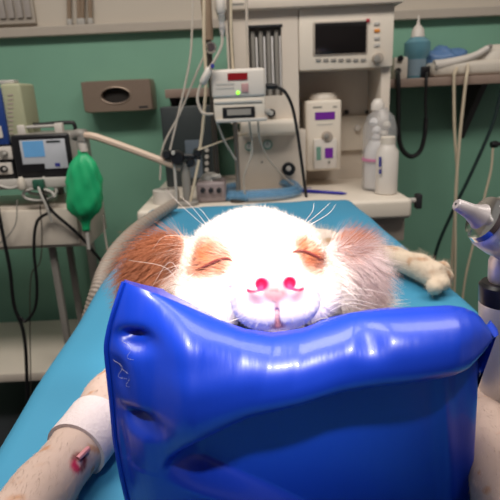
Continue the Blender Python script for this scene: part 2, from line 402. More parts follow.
# lower left panel
xq0, xq1, _, zq1 = rect(237, 134, 306, 195, AY+.01)
obj('gauge_panel', bx(xq0, xq1, AY+.01, 1.985, zC, zq1+.01, .003), BEIGE, A)
for u, v, r in ((249, 146.5, .0145), (267.5, 144.5, .017)):
    g = disc(aw(u, v, AY+.01), r, .012, GRING, 'pressure_gauge', A)
    disc(aw(u, v, AY-.002), r*.72, .002, GFACE, 'gauge_dial', g)
    q = aw(u, v, AY-.004); obj('needle', bx(q.x-.001, q.x+.001, q.y-.001, q.y+.001, q.z-.002, q.z+r*.6, 0), DARKM, g)
disc(aw(288.5, 168.5, AY+.01), .023, .02, BLACKP, 'valve_knob', A); disc(aw(288.5, 168.5, AY-.01), .009, .006, LGREY, 'knob_cap', A)
for u, v in ((262, 162), (300, 186)): disc(aw(u, v, AY+.01), .004, .004, GREY, 'screw', A)
# monitor block
mb = obj('display_housing', bx(xsplit, xbR, AY, 1.985, zmon0, ztopA, .006), BEIGE2, A)
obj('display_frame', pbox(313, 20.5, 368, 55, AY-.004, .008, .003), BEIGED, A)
obj('display_screen', pbox(315, 22, 366.5, 53.5, AY-.006, .006, .002), SCRD, A)
for k in range(7): obj('soft_key', pbox(316+k*7.5, 58.5, 321+k*7.5, 61.5, AY-.004, .008, .001), GREY, A)
for v, mm in ((23.5, LGREY), (30.5, AMBER), (38, LGREY), (45, LGREY)): obj('side_key', pbox(374.5, v-1.6, 380, v+1.6, AY-.004, .008, .001), mm, A)
disc(aw(377, 58.5), .017, .022, BEIGED, 'dial_knob', A); disc(aw(377, 58.5, AY-.022), .011, .004, GREY, 'knob_cap', A)
obj('alarm_light', pbox(366.5, 18.6, 370, 22, AY-.008, .008, .001), REDB, A)
# recess
RY = 1.955
obj('back_panel', bx(xsplit, xbR, RY, 1.985, zC, zmon0+.002), BEIGE, A)
xs = at(389, 90, AY).x
obj('side_post', bx(xs-.022, xbR, AY+.02, 1.985, zC, zmon0+.002, .003), BEIGE, A)
xq0, xq1, zq0, zq1 = rect(338, 115, 388, 150, RY-.02)
rb = obj('vaporizer_rail', bx(xq0-.16, xq1, RY-.02, RY+.002, zq0, zq1, .004), BEIGE2, A)
for u, v in ((346, 112), (367.5, 112)): disc(at(u, v, RY-.0), .008, .02, DARKM, 'bolt', A)
disc(at(357, 128, RY-.02), .012, .014, WHITE, 'rail_knob', A)
# counter
xc0, xc1 = at(140, 198, 1.6).x, at(412.5, 208, 1.52).x
obj('counter', bx(xc0, xc1, 1.52, 2.12, zc0, zc1, .014, 4), BEIGE2, A)
obj('counter_rim', bx(xc0+.01, xc1-.012, 2.098, 2.118, zc1-.004, zc1+.01, .003), BEIGE, A)
xd0, xd1 = at(300, 230, 1.56).x, at(404.5, 232, 1.56).x; zdd = at(400, 241, 1.56).z
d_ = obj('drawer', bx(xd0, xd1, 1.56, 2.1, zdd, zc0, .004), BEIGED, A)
obj('drawer_pull', bx((xd0+xd1)/2-.06, (xd0+xd1)/2+.06, 1.548, 1.562, zdd+.02, zdd+.032, .003), GREY, d_)
obj('side_rail', tb([(xc1-.01, 1.66, zc0+.028), (xc1+.06, 1.66, zc0+.028)], .009), LGREY, A)
obj('rail_end', bx(xc1+.055, xc1+.075, 1.645, 1.675, zc0, zc0+.05, .004), DARKM, A)
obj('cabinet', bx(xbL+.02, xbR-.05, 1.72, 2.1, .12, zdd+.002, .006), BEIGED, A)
obj('base', bx(xbL-.02, xbR+.02, 1.62, 2.12, .06, .125, .012), GREY, A)
for xx in (xbL+.02, xbR-.03):
    for yy in (1.67, 2.06): obj('caster', lt((xx-.014, yy, .032), (1, 0, 0), [(0, .028), (.004, .032), (.024, .032), (.028, .028)], seg=16), BLACK, A)
# vaporizer
VY = 1.80
x0, x1, z0, z1 = rect(305.5, 100, 341.5, 171, VY)
t = thing('vaporizer', 'off-white vaporizer with two purple labels mounted in machine recess', 'vaporizer', ((x0+x1)/2, VY+.08, z0))
obj('body', bx(x0, x1, VY, VY+.14, z0, z1, .01, 3), BEIGE2, t)
obj('mount', bx(x0+.03, x1-.03, VY+.13, RY-.018, z0+.05, z1-.02, .004), LGREY, t)
obj('top_cap', lt(at(323, 101, VY+.06), (0, 0, 1), [(-.005, .052), (.012, .052), (.024, .046), (.028, .04)], seg=28), BEIGE, t)
obj('name_label', pbox(315, 112, 335, 119.5, VY-.002, .004, 0), PURPLE, t)
obj('text_line', pbox(313, 106.5, 322, 108, VY-.001, .003, 0), GREY, t); obj('text_line', pbox(333, 106, 337, 107.5, VY-.001, .003, 0), GREY, t)
obj('text_line', pbox(317, 124, 333, 125, VY-.001, .003, 0), LGREY, t)
obj('control_block', pbox(314, 139, 337, 169, VY-.02, .03, .005), WHITE, t)
disc(at(326.5, 136, VY), .018, .026, BEIGED, 'dial', t); disc(at(326.5, 136, VY-.026), .009, .006, GREY, 'dial_cap', t)
obj('purple_square', pbox(325, 148, 333, 158, VY-.022, .004, 0), PURPLE, t)
obj('level_window', pbox(316.5, 147, 321, 160, VY-.022, .004, 0), GRING, t)
obj('lock_screw', lt(at(329, 162, VY-.02), (0, -1, 0), [(0, .005), (.004, .005)], seg=10), GREY, t)
# clear canister and white bottle on counter
CY = 1.74
def dz(y0, y1): return abs(y1-y0)
cb = onz(378, 189, zC); cb.z = zC
s = cb.y/.95/500
t = thing('clear_jar', 'clear plastic jar with white cap and pink label on machine counter', 'jar', cb)
H = at(378, 110, cb.y).z-zC; r = 15.5*s
obj('jar_wall', lt(cb, (0, 0, 1), [(0, r*.94), (.006, r), (H*.78, r), (H*.92, r*.8), (H, r*.42), (H+.006, r*.4)], seg=32), CLEARP, t)
obj('cap', lt(cb+Vector((-.01, 0, H)), (0, 0, 1), [(0, .022), (.02, .022), (.026, .018), (.034, .014), (.036, .008)], seg=20), WHITE, t)
obj('contents', lt(cb, (0, 0, 1), [(.007, r*.86), (H*.5, r*.88), (H*.62, r*.6)], seg=16), PAPER, t)
obj('label', lt(cb+Vector((-.001, 0, 0)), (0, 0, 1), [(H*.38, r*1.008), (H*.41, r*1.008)], seg=32), PINKL, t)
for k in range(5):
    a = random.random()*6; q = cb+Vector((r*.45*math.cos(a), r*.45*math.sin(a)-.01, H*(.66+.05*k)))
    obj('cotton_piece', lt(q, (.3, .2, 1), [(-.012, .006), (-.005, .014), (.006, .013), (.013, .005)], seg=10), WARMW if k % 2 else PAPER, t)
cb = onz(386, 193.5, zC); cb.z = zC
s = cb.y/.95/500
t = thing('white_bottle', 'small white bottle with blue mark in front of the clear jar', 'bottle', cb)
H = at(386, 143, cb.y).z-zC; r = 10.3*s
obj('body', lt(cb, (0, 0, 1), [(0, r*.9), (.004, r), (H*.84, r), (H*.93, r*.7), (H, r*.62)], seg=28), WHITE, t)
obj('cap', lt(cb+Vector((0, 0, H)), (0, 0, 1), [(-.003, r*.66), (.018, r*.66), (.021, r*.58)], seg=24), WARMW, t)
for va, vb in ((157, 167), (169.5, 174)):
    q0, q1 = at(380.5, va, cb.y-r), at(380.5, vb, cb.y-r)
    obj('blue_mark', bx(q0.x-.0035, q0.x+.0035, cb.y-r*.93, cb.y-r*.8, q1.z, q0.z, 0), BLUEL, t)
# pen on counter
pa, pb_ = onz(297, 190.5, zC+.006), onz(347, 193.5, zC+.006)
t = thing('blue_pen', 'blue pen lying on the beige machine counter', 'pen', (pa.x, pa.y, zC))
L = (pb_-pa).length
obj('barrel', lt(pa, pb_-pa, [(L*.42, .0052), (L*.9, .0052), (L*.96, .003), (L, .001)], seg=12), BLUEP, t)
obj('pen_cap', lt(pa, pb_-pa, [(0, .0045), (.004, .006), (L*.44, .006)], seg=12), BLUEP, t)
obj('clip', bx(pa.x+.004, pa.x+.05, pa.y-.002, pa.y+.002, zC+.0115, zC+.0135), BLUEP, t)
# blue tubing coil
cc = onz(259, 192, zC+.012); pts = []
for k in range(90):
    a = 2*PI*k/28; q = .98+.06*math.sin(a*.31)
    pts.append(Vector((cc.x+.135*q*math.cos(a), cc.y+.115*q*math.sin(a), zC+.011+.006*(k/28)+.002*math.sin(3*a))))
tag(obj('tubing_coil', tb(pts[::2], .0105, n=3), BLUET), 'coil of pale blue clear tubing lying on counter behind dog head', 'tubing')
# power cable
cable('power_cable', 'black power cable with plug running from infusion pump down to the counter', [at(266, 86, 1.62), at(274, 86.5, 1.6), at(284, 91, 1.6), at(292, 106, 1.6), at(297, 130, 1.6), at(302, 165, 1.6), at(306.5, 199, 1.62)], .0052, BLACK)
# ventilator cabinet, dark, left of the machine
x0, x1, z0, z1 = rect(164, 110, 216, 200, 1.93)
t = thing('ventilator_unit', 'dark slate ventilator cabinet under the left end of wall shelf', 'machine', ((x0+x1)/2, 2.05, zC))
obj('case', bx(x0, x1, 1.93, 2.13, zC+.001, sz0-.03, .006), DSLATE, t)
for k in range(5): disc(at(207, 150+k*6.5, 1.93), .008, .012, LGREY, 'knob', t)
obj('face_panel', pbox(186, 140, 202, 178, 1.926, .006, .002), mat('slate_blue', (92, 104, 116), .4), t)
# absorber and tape on the counter's left end
q = onz(214, 203, zC); q.z = zC
t = thing('absorber_unit', 'squat grey-pink absorber block with knobs on counter left end', 'device', q)
x0, x1, z0, z1 = rect(196, 182, 226, 203, q.y)
GP = mat('grey_pink_plastic', (150, 136, 136), .45)
obj('block', bx(x0, x1, q.y, q.y+.1, zC, z1, .012, 3), GP, t)
for u in (203, 211, 219): disc(at(u, 190, q.y), .008, .014, DARKM, 'port', t)
obj('dome', lt((x0+.045, q.y+.05, z1-.002), (0, 0, 1), [(0, .03), (.012, .03), (.02, .024), (.026, .01)], seg=20), LGREY, t)
obj('tap', tb([at(212, 183, q.y+.02), at(212, 177, q.y+.02), at(220, 176, q.y)], .007), LGREY, t)
q = onz(167, 203, zC); q.z = zC
R_ = 12.5*q.y/.95/500
t = thing('tape_roll', 'whitish roll of tape standing flat on counter behind the table corner', 'roll', q)
b_ = bmesh.new(); pr = [(0, .35), (0, 1), (.045, 1), (.045, .35)]; rings = []
for k in range(32):
    a = 2*PI*k/32; rings.append([b_.verts.new(q+Vector((R_*rr*math.cos(a), R_*rr*math.sin(a), d))) for d, rr in pr])
for k in range(32):
    for j in range(4): b_.faces.new((rings[k][j], rings[(k+1) % 32][j], rings[(k+1) % 32][(j+1) % 4], rings[k][(j+1) % 4]))
obj('tape', b_, WHITE, t)
q2 = q+Vector((.0, .0, .045))
obj('core', lt(q, (0, 0, 1), [(0, R_*.34), (.03, R_*.34)], seg=20), BEIGED, t)
# ------------------------------------------------------------------ drip stands, pump
PY = 1.6
def pole_at(u, v): return at(u, v, PY)
px = pole_at(239, 200).x
t = thing('drip_stand', 'pale steel drip stand carrying the infusion pump behind dog head', 'stand', (px, PY, zC))
obj('pole', lt((px, PY, zC), (0, 0, 1), [(0, .0075), (1.1, .0075)], seg=14), POLE, t)
obj('base_plate', lt((px, PY, zC), (0, 0, 1), [(0, .03), (.008, .03), (.014, .02), (.03, .012)], seg=18), DPOLE, t)
for sgn in (-1, 1): obj('hook', tb([(px, PY, 1.94), (px+sgn*.07, PY, 1.95), (px+sgn*.1, PY, 1.97), (px+sgn*.115, PY, 2.0)], .004), POLE, t)
px2 = at(211, 80, 1.66).x
t = thing('dark_pole_stand', 'dark slim pole standing left of the infusion pump', 'stand', (px2, 1.66, zC))
obj('pole', lt((px2, 1.66, zC), (0, 0, 1), [(0, .009), (1.0, .009)], seg=14), DPOLE, t)
obj('foot_plate', lt((px2, 1.66, zC), (0, 0, 1), [(0, .04), (.012, .04), (.016, .03)], seg=20), DARKM, t)
g = at(211, 48, 1.64); obj('clamp', lt((g.x, 1.64, g.z), (0, -1, 0), [(-.03, .014), (.012, .018), (.02, .012)], seg=16), CHROME, t)
obj('sleeve', lt((px2, 1.66, at(208, 40, 1.66).z), (0, 0, 1), [(0, .015), (.16, .017), (.3, .013)], seg=14), BROWN, t)
# pump
PF = 1.5
x0, x1, z0, z1 = rect(211.5, 68.5, 266, 122, PF)
t = thing('infusion_pump', 'off-white infusion pump with red display clamped on drip stand', 'pump', ((x0+x1)/2, PF+.05, z0))
zmid = at(238, 97, PF).z
obj('upper_case', bx(x0, x1, PF, PF+.085, zmid-.002, z1, .009, 3), WHITE, t)
obj('lower_case', bx(x0+.004, x1-.004, PF+.004, PF+.085, z0+.006, zmid, .005, 2), WARMW, t)
obj('bottom_lip', bx(x0+.008, x1+.002, PF-.01, PF+.08, z0, z0+.01, .003), LGREY, t)
obj('red_display', pbox(227.5, 73, 247.5, 80, PF-.002, .004, 0), REDD, t)
obj('stop_button', pbox(241.5, 83.5, 248.5, 92.5, PF-.003, .005, .001), mat('dusty_pink', (178, 140, 140), .5), t)
disc(at(238, 92.8, PF), .005, .003, GLED, 'indicator_light', t)
for v in (84, 88): obj('key_row', pbox(216, v-1, 234, v+1, PF-.001, .003, 0), LGREY, t)
ds = obj('syringe_slot', pbox(222.5, 107, 255, 118, PF-.001, .01, .002), BLACKP, t)
obj('slot_window', pbox(227, 109, 251, 115, PF-.003, .004, 0), GREY, t)
obj('trim_strip', pbox(214, 100.5, 262, 103, PF+.001, .006, .001), LGREY, t)
pc = Vector((px, PY, (z0+z1)/2))
obj('pole_clamp', bx(px-.022, px+.022, PF+.08, PY-.0065, pc.z-.03, pc.z+.03, .004), DARKM, t)
q = at(268, 112, PF+.03); obj('side_knob', lt((x1-.002, PF+.045, q.z), (1, 0, 0), [(0, .009), (.012, .009), (.015, .006)], seg=14), LGREY, t)
obj('plug', lt((x1-.002, PF+.05, at(267, 86, PF).z), (1, 0, -.05), [(0, .008), (.03, .009), (.04, .005)], seg=12), BLACK, t)
# infusion line with drip chamber
LY = 1.49
t = thing('infusion_line', 'clear infusion line with drip chamber and white roller clamp left of pump', 'tubing', at(212, 115, LY))
obj('spike_cap', lt(at(220, -6, LY), (0, 0, -1), [(0, .006), (.01, .012), (.045, .012), (.05, .008)], seg=14), WHITE, t)
obj('drip_chamber', lt(at(221, 7, LY), (0, 0, -1), [(0, .009), (.005, .0095), (.06, .0085), (.075, .004)], seg=14), CLEARP, t)
obj('line', tb([at(221.5, 30, LY), at(222, 44, LY), at(216, 58, LY), at(207, 72, LY), at(199.5, 88, LY), at(197.5, 100, LY), at(201, 111, LY), at(206, 114, LY), at(213, 114, LY+.01)], .0042), CLEART, t)
obj('upper_line', tb([at(220, -5, LY), at(219, -30, LY), at(216, -80, LY)], .0042), CLEART, t)
q0, q1 = at(210, 68, LY), at(202, 84, LY)
obj('roller_clamp', lt(q0, q1-q0, [(0, .008), (.006, .0105), ((q1-q0).length-.006, .011), ((q1-q0).length, .007)], seg=12), WHITE, t)
obj('blue_wheel', lt(at(212.5, 66, LY-.008), (0, -1, 0), [(0, .006), (.006, .006)], seg=12), BLUEL, t)
G = 'clear lines hanging around the drip stand'
def line(label, pts, r=.003, m=CLEART): return cable('clear_line', label, pts, r, m, 'tubing', G)
line('clear line running from the top edge down to left end of black clamp', [at(193, -20, 1.56), at(192, 30, 1.56), at(189, 65, 1.56), at(177, 120, 1.56), at(170, 150, 1.56)], .0032)
line('clear line slanting from behind pump down to left of black clamp', [at(207, 50, 1.58), at(197, 72, 1.58), at(180, 113, 1.58), at(163, 147, 1.58), at(160, 180, 1.58)], .0032)
line('pale line down the left side of dark pole to the black clamp', [at(204, -20, 1.57), at(204, 40, 1.57), at(206, 80, 1.57), at(203, 125, 1.57), at(199, 155, 1.57)], .0048, TUBEW)
line('pale line hanging straight down in front of flowmeter column left edge', [at(231, -20, 1.57), at(231, 30, 1.57), at(233, 70, 1.57)], .004, TUBEW)
line('clear line passing left of the flowmeter window down behind pump', [at(246, -20, 1.58), at(247, 30, 1.58), at(248, 70, 1.58)], .0045)
line('clear line slanting below the pump toward the drip stand pole', [at(217, 122, 1.52), at(224, 140, 1.53), at(231, 152, 1.55), at(236, 160, 1.56)], .0035)
line('thin line sagging from black clamp to the left gauge', [at(198, 150, 1.56), at(212, 145, 1.56), at(228, 139, 1.6), at(247, 133, 1.68)], .003, TUBEW)
line('clear line curling from pump base past the right gauge to pen', [at(258, 120, 1.54), at(260, 140, 1.54), at(268, 158, 1.6), at(285, 178, 1.66), at(299, 189, 1.7)], .003)
line('clear line hanging from pump base in front of the left gauge', [at(249, 120, 1.54), at(252, 150, 1.54), at(244, 178, 1.56), at(246, 200, 1.58)], .003)
# clamp on arm
t = thing('clamp_arm', 'black knobbed clamp on grey upright holding the beige hose', 'clamp', (at(187, 200, BY).x, BY, zC))
ux = at(187, 190, BY).x; zu = at(186, 163, BY).z
obj('upright', lt((ux, BY, zC), (0, 0, 1), [(0, .014), (zu-zC, .014)], seg=16), GREY, t)
obj('foot_plate', lt((ux, BY, zC), (0, 0, 1), [(0, .035), (.01, .035), (.014, .028)], seg=18), GREY, t)
a, b = at(164, 156, BY), at(201, 156.5, BY)
obj('cross_bar', tb([a, b], .0085), BLACKP, t)
disc(at(178, 157, BY+.006), .022, .035, BLACKP, 'knob', t)
for u, v in ((166, 154), (197, 152), (190, 162)): obj('grip', lt(at(u, v, BY+.01), (.2, -1, 0), [(0, .013), (.02, .015), (.03, .011)], seg=12), BLACKP, t)
disc(at(173.5, 152.5, BY-.02), .006, .014, LGREY, 'screw', t)
for (ua, ub) in ((174, 177), (199, 190)): cable('thin_rod', ('slim grey tube hanging left of the clamp upright' if ua == 174 else 'slim pale tube slanting right of the clamp upright'), [at(ua, 160, BY-.015), at((ua+ub)/2, 182, BY-.015), at(ub, 204, BY-.015)], .0045, LGREY if ua == 174 else TUBEW, 'tube')
# ------------------------------------------------------------------ things on the wall shelf, right
SY = 2.06
def base(u, Y): return at(u, 76, Y).x
x0, x1, z0, z1 = rect(394, 57, 408, 77, SY)
t = thing('charger_box', 'small cream box with black buttons at left end of shelf beside bottle', 'box', ((x0+x1)/2, SY+.04, sz1))
obj('case', bx(x0, x1, SY, SY+.08, sz1, z1, .006), WARMW, t)
disc(at(400, 58.5, SY), .011, .012, BLACKP, 'upper_button', t); disc(at(397.5, 71, SY), .011, .016, BLACKP, 'cable_socket', t)
q = Vector((at(416, 70, SY+.03).x, SY+.03, sz1)); s = (SY+.03)/.95/500
t = thing('pump_bottle', 'teal liquid bottle with white pointed nozzle cap on wall shelf', 'bottle', q)
H = at(416, 36, SY).z-sz1
obj('body', lt(q, (0, 0, 1), [(0, 8.2*s), (.006, 8.6*s), (H*.48, 8.4*s), (H*.58, 11.2*s), (H*.86, 11.2*s), (H*.97, 7*s), (H, 4.5*s)], seg=28), TEAL, t)
obj('clear_band', lt(q, (0, 0, 1), [(.01, 8.8*s), (H*.46, 8.6*s)], seg=28), mat('clear_blue', (170, 190, 205), .25, alpha=.5), t)
obj('cap', lt(q+Vector((0, 0, H-.002)), (0, 0, 1), [(0, 6*s), (.028, 5*s), (.04, 2.8*s), (.045, 1.5*s), (.078, .7*s)], seg=20), WHITE, t)
b_ = bmesh.new(); bmesh.ops.create_icosphere(b_, subdivisions=4, radius=1)
for v in b_.verts:
    n = v.co.copy(); f = 1+.12*math.sin(7*n.x+3*n.z)+.09*math.sin(11*n.z-5*n.y)+.06*math.sin(17*n.x+13*n.y)
    v.co = Vector((at(446, 62, SY+.08).x+n.x*.088*f, SY+.1+n.y*.055*f, max(sz1, sz1+.058+n.z*.062*f)))
tag(obj('plastic_bag', b_, BLUEBAG, angle=180), 'crumpled translucent blue bag on shelf behind white handset', 'bag')
x0, x1, z0, z1 = rect(433, 60, 506, 76, SY-.06)
t = thing('handset_unit', 'white desk unit with a slanted handset lying on wall shelf', 'device', ((x0+x1)/2, SY, sz1))
obj('base', bx(x0, x1, SY-.06, SY+.05, sz1, z1, .02, 4), WARMW, t)
obj('handset', tb([at(434, 66, SY-.045), at(445, 64, SY-.045), at(462, 60, SY-.045), at(476, 55, SY-.045), at(488, 48, SY-.045)], .014, radf=lambda f: .022-.012*f+.006*max(0, f-.7), seg=12), WHITE, t)
obj('handset_tip', lt(at(487, 48.5, SY-.045), (1, 0, .6), [(0, .01), (.015, .009), (.02, .006)], seg=12), GREY, t)
obj('hump', lt(Vector((at(495, 60, SY).x, SY, z1-.012)), (0, 0, 1), [(0, .09), (.03, .085), (.055, .06), (.066, .03)], seg=24, sx=1, sy=.55), WARMW, t)
obj('side_port', lt(at(436, 67, SY-.07), (0, -1, 0), [(0, .006), (.006, .006)], seg=10), GREY, t)
FY = 1.975
cable('cream_cord', 'left of two cream cords hanging from handset over the shelf edge', [at(457, 68, SY-.07), at(455, 73, FY+.005), at(454, 80, FY), at(454.5, 130, FY), at(457, 170, FY), at(455.5, 205, FY), at(452, 260, FY), at(449, 330, FY)], .0058, TUBEW, 'cord')
cable('cream_cord', 'right of two cream cords hanging from handset, crossing the other cord', [at(468, 64, SY-.07), at(467.5, 72, FY+.005), at(466, 80, FY-.013), at(461.5, 120, FY-.013), at(458, 160, FY-.013), at(455.5, 200, FY-.013), at(455, 270, FY-.013), at(452, 330, FY-.013)], .0058, TUBEW, 'cord')
cable('black_loop_cable', 'thick black cable hanging in a U from shelf beside machine', [at(397.5, 71.5, SY-.015), at(398, 78, FY), at(398.5, 100, FY), at(398.5, 132, FY), at(402, 149, FY), at(411, 156.5, FY), at(420, 151, FY), at(424.5, 136, FY), at(426, 118, FY)], .009, BLACK)
cable('black_lead', 'thin black lead dropping from shelf to meet the black U cable', [at(427, 72, SY-.02), at(426.5, 78, FY), at(425.5, 100, FY), at(426, 121, FY)], .0055, BLACK)
tag(obj('black_plug', pbox(422.5, 66, 430, 76.2, SY-.03, .03, .004), BLACKP), 'small black plug on shelf edge beside teal bottle', 'plug')
cable('dark_green_cable', 'dark green cable sweeping down the wall at right to table', [at(502, 88, 2.0), at(494, 120, 2.0), at(484, 145, 2.0), at(468, 180, 2.0), at(452, 213, 2.0), at(436, 252, 2.0), at(428, 300, 2.0), at(425, 400, 2.0), onz(425, 560, .01)], .007, DGREEN)
t = thing('thin_hanging_tube', 'thin pale tube with black end fitting hanging at right edge', 'tube', at(478, 300, 1.95))
obj('tube', tb([at(493, 147, 1.95), at(491, 170, 1.95), at(485, 195, 1.95), at(477, 230, 1.95), at(466, 275, 1.95), at(460, 320, 1.95)], .0045), TUBEW, t)
obj('fitting', lt(at(491, 144.5, 1.95), (1, 0, 0), [(0, .012), (.02, .014), (.03, .008), (.12, .006)], seg=12), BLACKP, t)

# ------------------------------------------------------------------ table and drape
TZ = .9
a0 = onz(0, 432, TZ); a1 = onz(151, 204, TZ); b1 = onz(356, 202, TZ); b0 = onz(500, 322, TZ)
ymax = (a1.y+b1.y)/2
def edgeL(y): return a0.x+(a1.x-a0.x)*(y-a0.y)/(a1.y-a0.y)
def edgeR(y): return b0.x+(b1.x-b0.x)*(y-b0.y)/(b1.y-b0.y)
print('TABLE', a0, a1, b0, b1, ymax)
y0, y1 = .12, ymax
t = thing('operating_table', 'steel operating table under the blue drape', 'table', (-.02, .75, 0))
b_ = bmesh.new()
vs = []
for z in (TZ-.06, TZ-.012):
    for (y, sgn) in ((y0+.01, -1), (y0+.01, 1), (y1-.02, 1), (y1-.02, -1)):
        vs.append(b_.verts.new(((edgeL(y)+.012) if sgn < 0 else (edgeR(y)-.012), y, z)))
b_.faces.new(vs[:4]); b_.faces.new(vs[4:])
for i in range(4): b_.faces.new((vs[i], vs[(i+1) % 4], vs[4+(i+1) % 4], vs[4+i]))
obj('tabletop', b_, STEEL, t)
obj('column', bx(-.1, .08, .62, .8, .08, TZ-.06, .01), STEEL, t)
obj('foot_base', bx(-.25, .22, .35, 1.1, 0, .08, .02), DARKM, t)
# drape: top sheet with rounded rim and hanging skirts
b_ = bmesh.new(); NX, NY = 60, 110; HANG = .16
def drz(x, y):
    return TZ-.004+.0022*math.sin(9*x+4*y)+.0016*math.sin(23*y-7*x)+.001*math.sin(41*x+13*y)
grid = []
prof = []
for i in range(NX+1):
    f = i/NX
    prof.append(f)
for j in range(NY+1):
    y = y0+(y1-y0)*j/NY; row = []
    xl_, xr_ = edgeL(y), edgeR(y)
    # skirt left (8 verts), top, skirt right
    for k in range(8):
        d = HANG*(1-k/8); row.append((xl_-.012+.006*math.sin(20*y+3*d), y, TZ-.014-d))
    for i in range(NX+1):
        x = xl_+(xr_-xl_)*i/NX; e = min(i, NX-i)
        row.append((x, y, drz(x, y)-(.008 if e == 0 else .002 if e == 1 else 0)))
    for k in range(8):
        d = HANG*((k+1)/8); row.append((xr_+.012+.006*math.sin(17*y+3*d), y, TZ-.014-d))
    grid.append([b_.verts.new(p) for p in row])
for j in range(NY):
    for i in range(len(grid[0])-1): b_.faces.new((grid[j][i], grid[j][i+1], grid[j+1][i+1], grid[j+1][i]))
# far skirt
last = grid[-1]; prev = last
for k in range(1, 7):
    d = HANG*k/6; row = [b_.verts.new((v.co.x, y1+.012, min(v.co.z, TZ-.014-d))) for v in last]
    for i in range(len(row)-1):
        b_.faces.new((prev[i], prev[i+1], row[i+1], row[i]))
    prev = row
drape = obj('surgical_drape', b_, DRAPE, None, angle=180)
tag(drape, 'smooth blue surgical drape covering the operating table', 'drape')
# corrugated hose lying along the left edge
hp = [onz(178, 204, TZ+.02), onz(150, 222, TZ+.018), onz(128, 243, TZ+.016), onz(113, 266, TZ+.0), onz(104, 292, TZ-.03), onz(93, 330, TZ-.1)]
hp = [p+Vector((-.012, 0, 0)) for p in hp]
pp = cr(hp, 40)
b_ = tube(bmesh.new(), pp, .02, smooth=False, seg=14, radf=lambda f: .0145+.0008*math.sin(f*300))
tag(obj('corrugated_hose', b_, mat('greyish_hose', (146, 134, 124), .5), angle=180), 'greyish corrugated hose lying along the left edge of blue drape', 'hose')

# ------------------------------------------------------------------ otoscope (right foreground)
OB = onz(503, 437, TZ+.0025); OB.z = TZ+.001
OY = OB.y
t = thing('otoscope', 'silver otoscope with black ring standing slightly tilted on the drape at right', 'otoscope', OB)
OTOP = at(503, 285, OY+.004)
ax = (OTOP-OB).normalized()
def oz(v): return (at(503, v, OY+.002)-OB).dot(ax)
r = .0185
obj('handle', lt(OB, ax, [(0, r*.9), (.003, r), (oz(305), r), (oz(303), r*.95)], seg=32), SILV, t)
obj('black_ring', lt(OB, ax, [(oz(304), r*.96), (oz(302.5), r*1.0), (oz(286), r*.98), (oz(283), r*.86)], seg=32), BLACKP, t)
obj('neck', lt(OB, ax, [(oz(284), r*.55), (oz(280), r*.62), (oz(262), r*.58), (oz(258), r*.5), (oz(245), r*.42)], seg=24), SILV, t)
hc = at(504, 229, OY)
tip = at(456, 204, OY-.004)
d = (hc-tip); L = d.length; dn = d.normalized()
hd = obj('head', lt(hc-dn*.022, dn, [(0, .009), (.003, .016), (.008, .021), (.02, .0225), (.034, .0225), (.04, .019), (.044, .014)], seg=28), SILV, t)
obj('front_rim', lt(hc-dn*.0215, dn, [(-.002, .011), (0, .0175), (.004, .019), (.005, .017)], seg=28), CHROME, t)
b_ = bmesh.new(); L2 = L-.02
lathe(b_, tip, dn, [(0, .0038), (.001, .0046), (L2*.5, .0062), (L2*.75, .0085), (L2, .0125)], seg=24)
obj('speculum', b_, mat('grey_speculum', (156, 148, 148), .4, metal=.2), t)
obj('speculum_hole', lt(tip-dn*.0004, dn, [(0, .001), (.0006, .001)], seg=16), DARKM, t)
obj('stem', tb([OB+ax*oz(250), hc], .011, seg=14), SILV, t)
obj('lens_knob', lt(hc+Vector((-.006, -.018, .004)), (0, -1, 0), [(0, .005), (.005, .005), (.006, .003)], seg=12), BLACKP, t)

# ------------------------------------------------------------------ vinyl cushion
CYF = .283
def C2(u, v, Y=None): p = at(u, v, Y or CYF+.012); return p.x, p.z
ridge_px = [(125, 285), (140, 289), (160, 296), (190, 308), (215, 318), (245, 328), (272, 332), (300, 329), (325, 322), (350, 314), (385, 309), (420, 307), (450, 306), (464, 308), (475, 312.5), (483, 319), (488, 327)]
ridge = np.array([C2(*p) for p in ridge_px])
crease_px = [(163, 452), (175, 436), (200, 421), (250, 400), (330, 378), (400, 367), (440, 360), (455, 356), (470, 346), (480, 338), (488, 330)]
crease = np.array([C2(*p) for p in crease_px])
left_px = [(125, 285), (121, 296), (112, 325), (109, 345), (113, 385), (117, 430), (124, 470), (132, 510), (140, 600)]
right_px = [(488, 327), (487, 334), (481, 346), (478.5, 357), (478, 400), (475, 450), (471, 500), (466, 600)]
lft = np.array([C2(*p, CYF+.022) for p in left_px]); rgt = np.array([C2(*p, CYF+.024) for p in right_px])
zB = TZ+.001
def interp(x, xs, ys): return np.interp(x, xs, ys)
def sm(a, b, x):
    t_ = np.clip((x-a)/(b-a), 0, 1); return t_*t_*(3-2*t_)
NS, NT = 150, 110
verts = []; 
def dents(x, z):
    out = 0
    for (u, v, ru, rv, dp) in ((138, 333, 17, 9, .013), (146, 404, 18, 11, .014), (127, 440, 5, 50, .004), (124, 368, 8, 18, .004), (362, 325, 14, 12, .004), (205, 345, 40, 14, .002)):
        cx, cz = C2(u, v); s_ = .00063
        out += dp*math.exp(-((x-cx)/(ru*s_))**2-((z-cz)/(rv*s_))**2)
    return out
DEP = .12
rows = []
lx = lft[::-1]; rx_ = rgt[::-1]
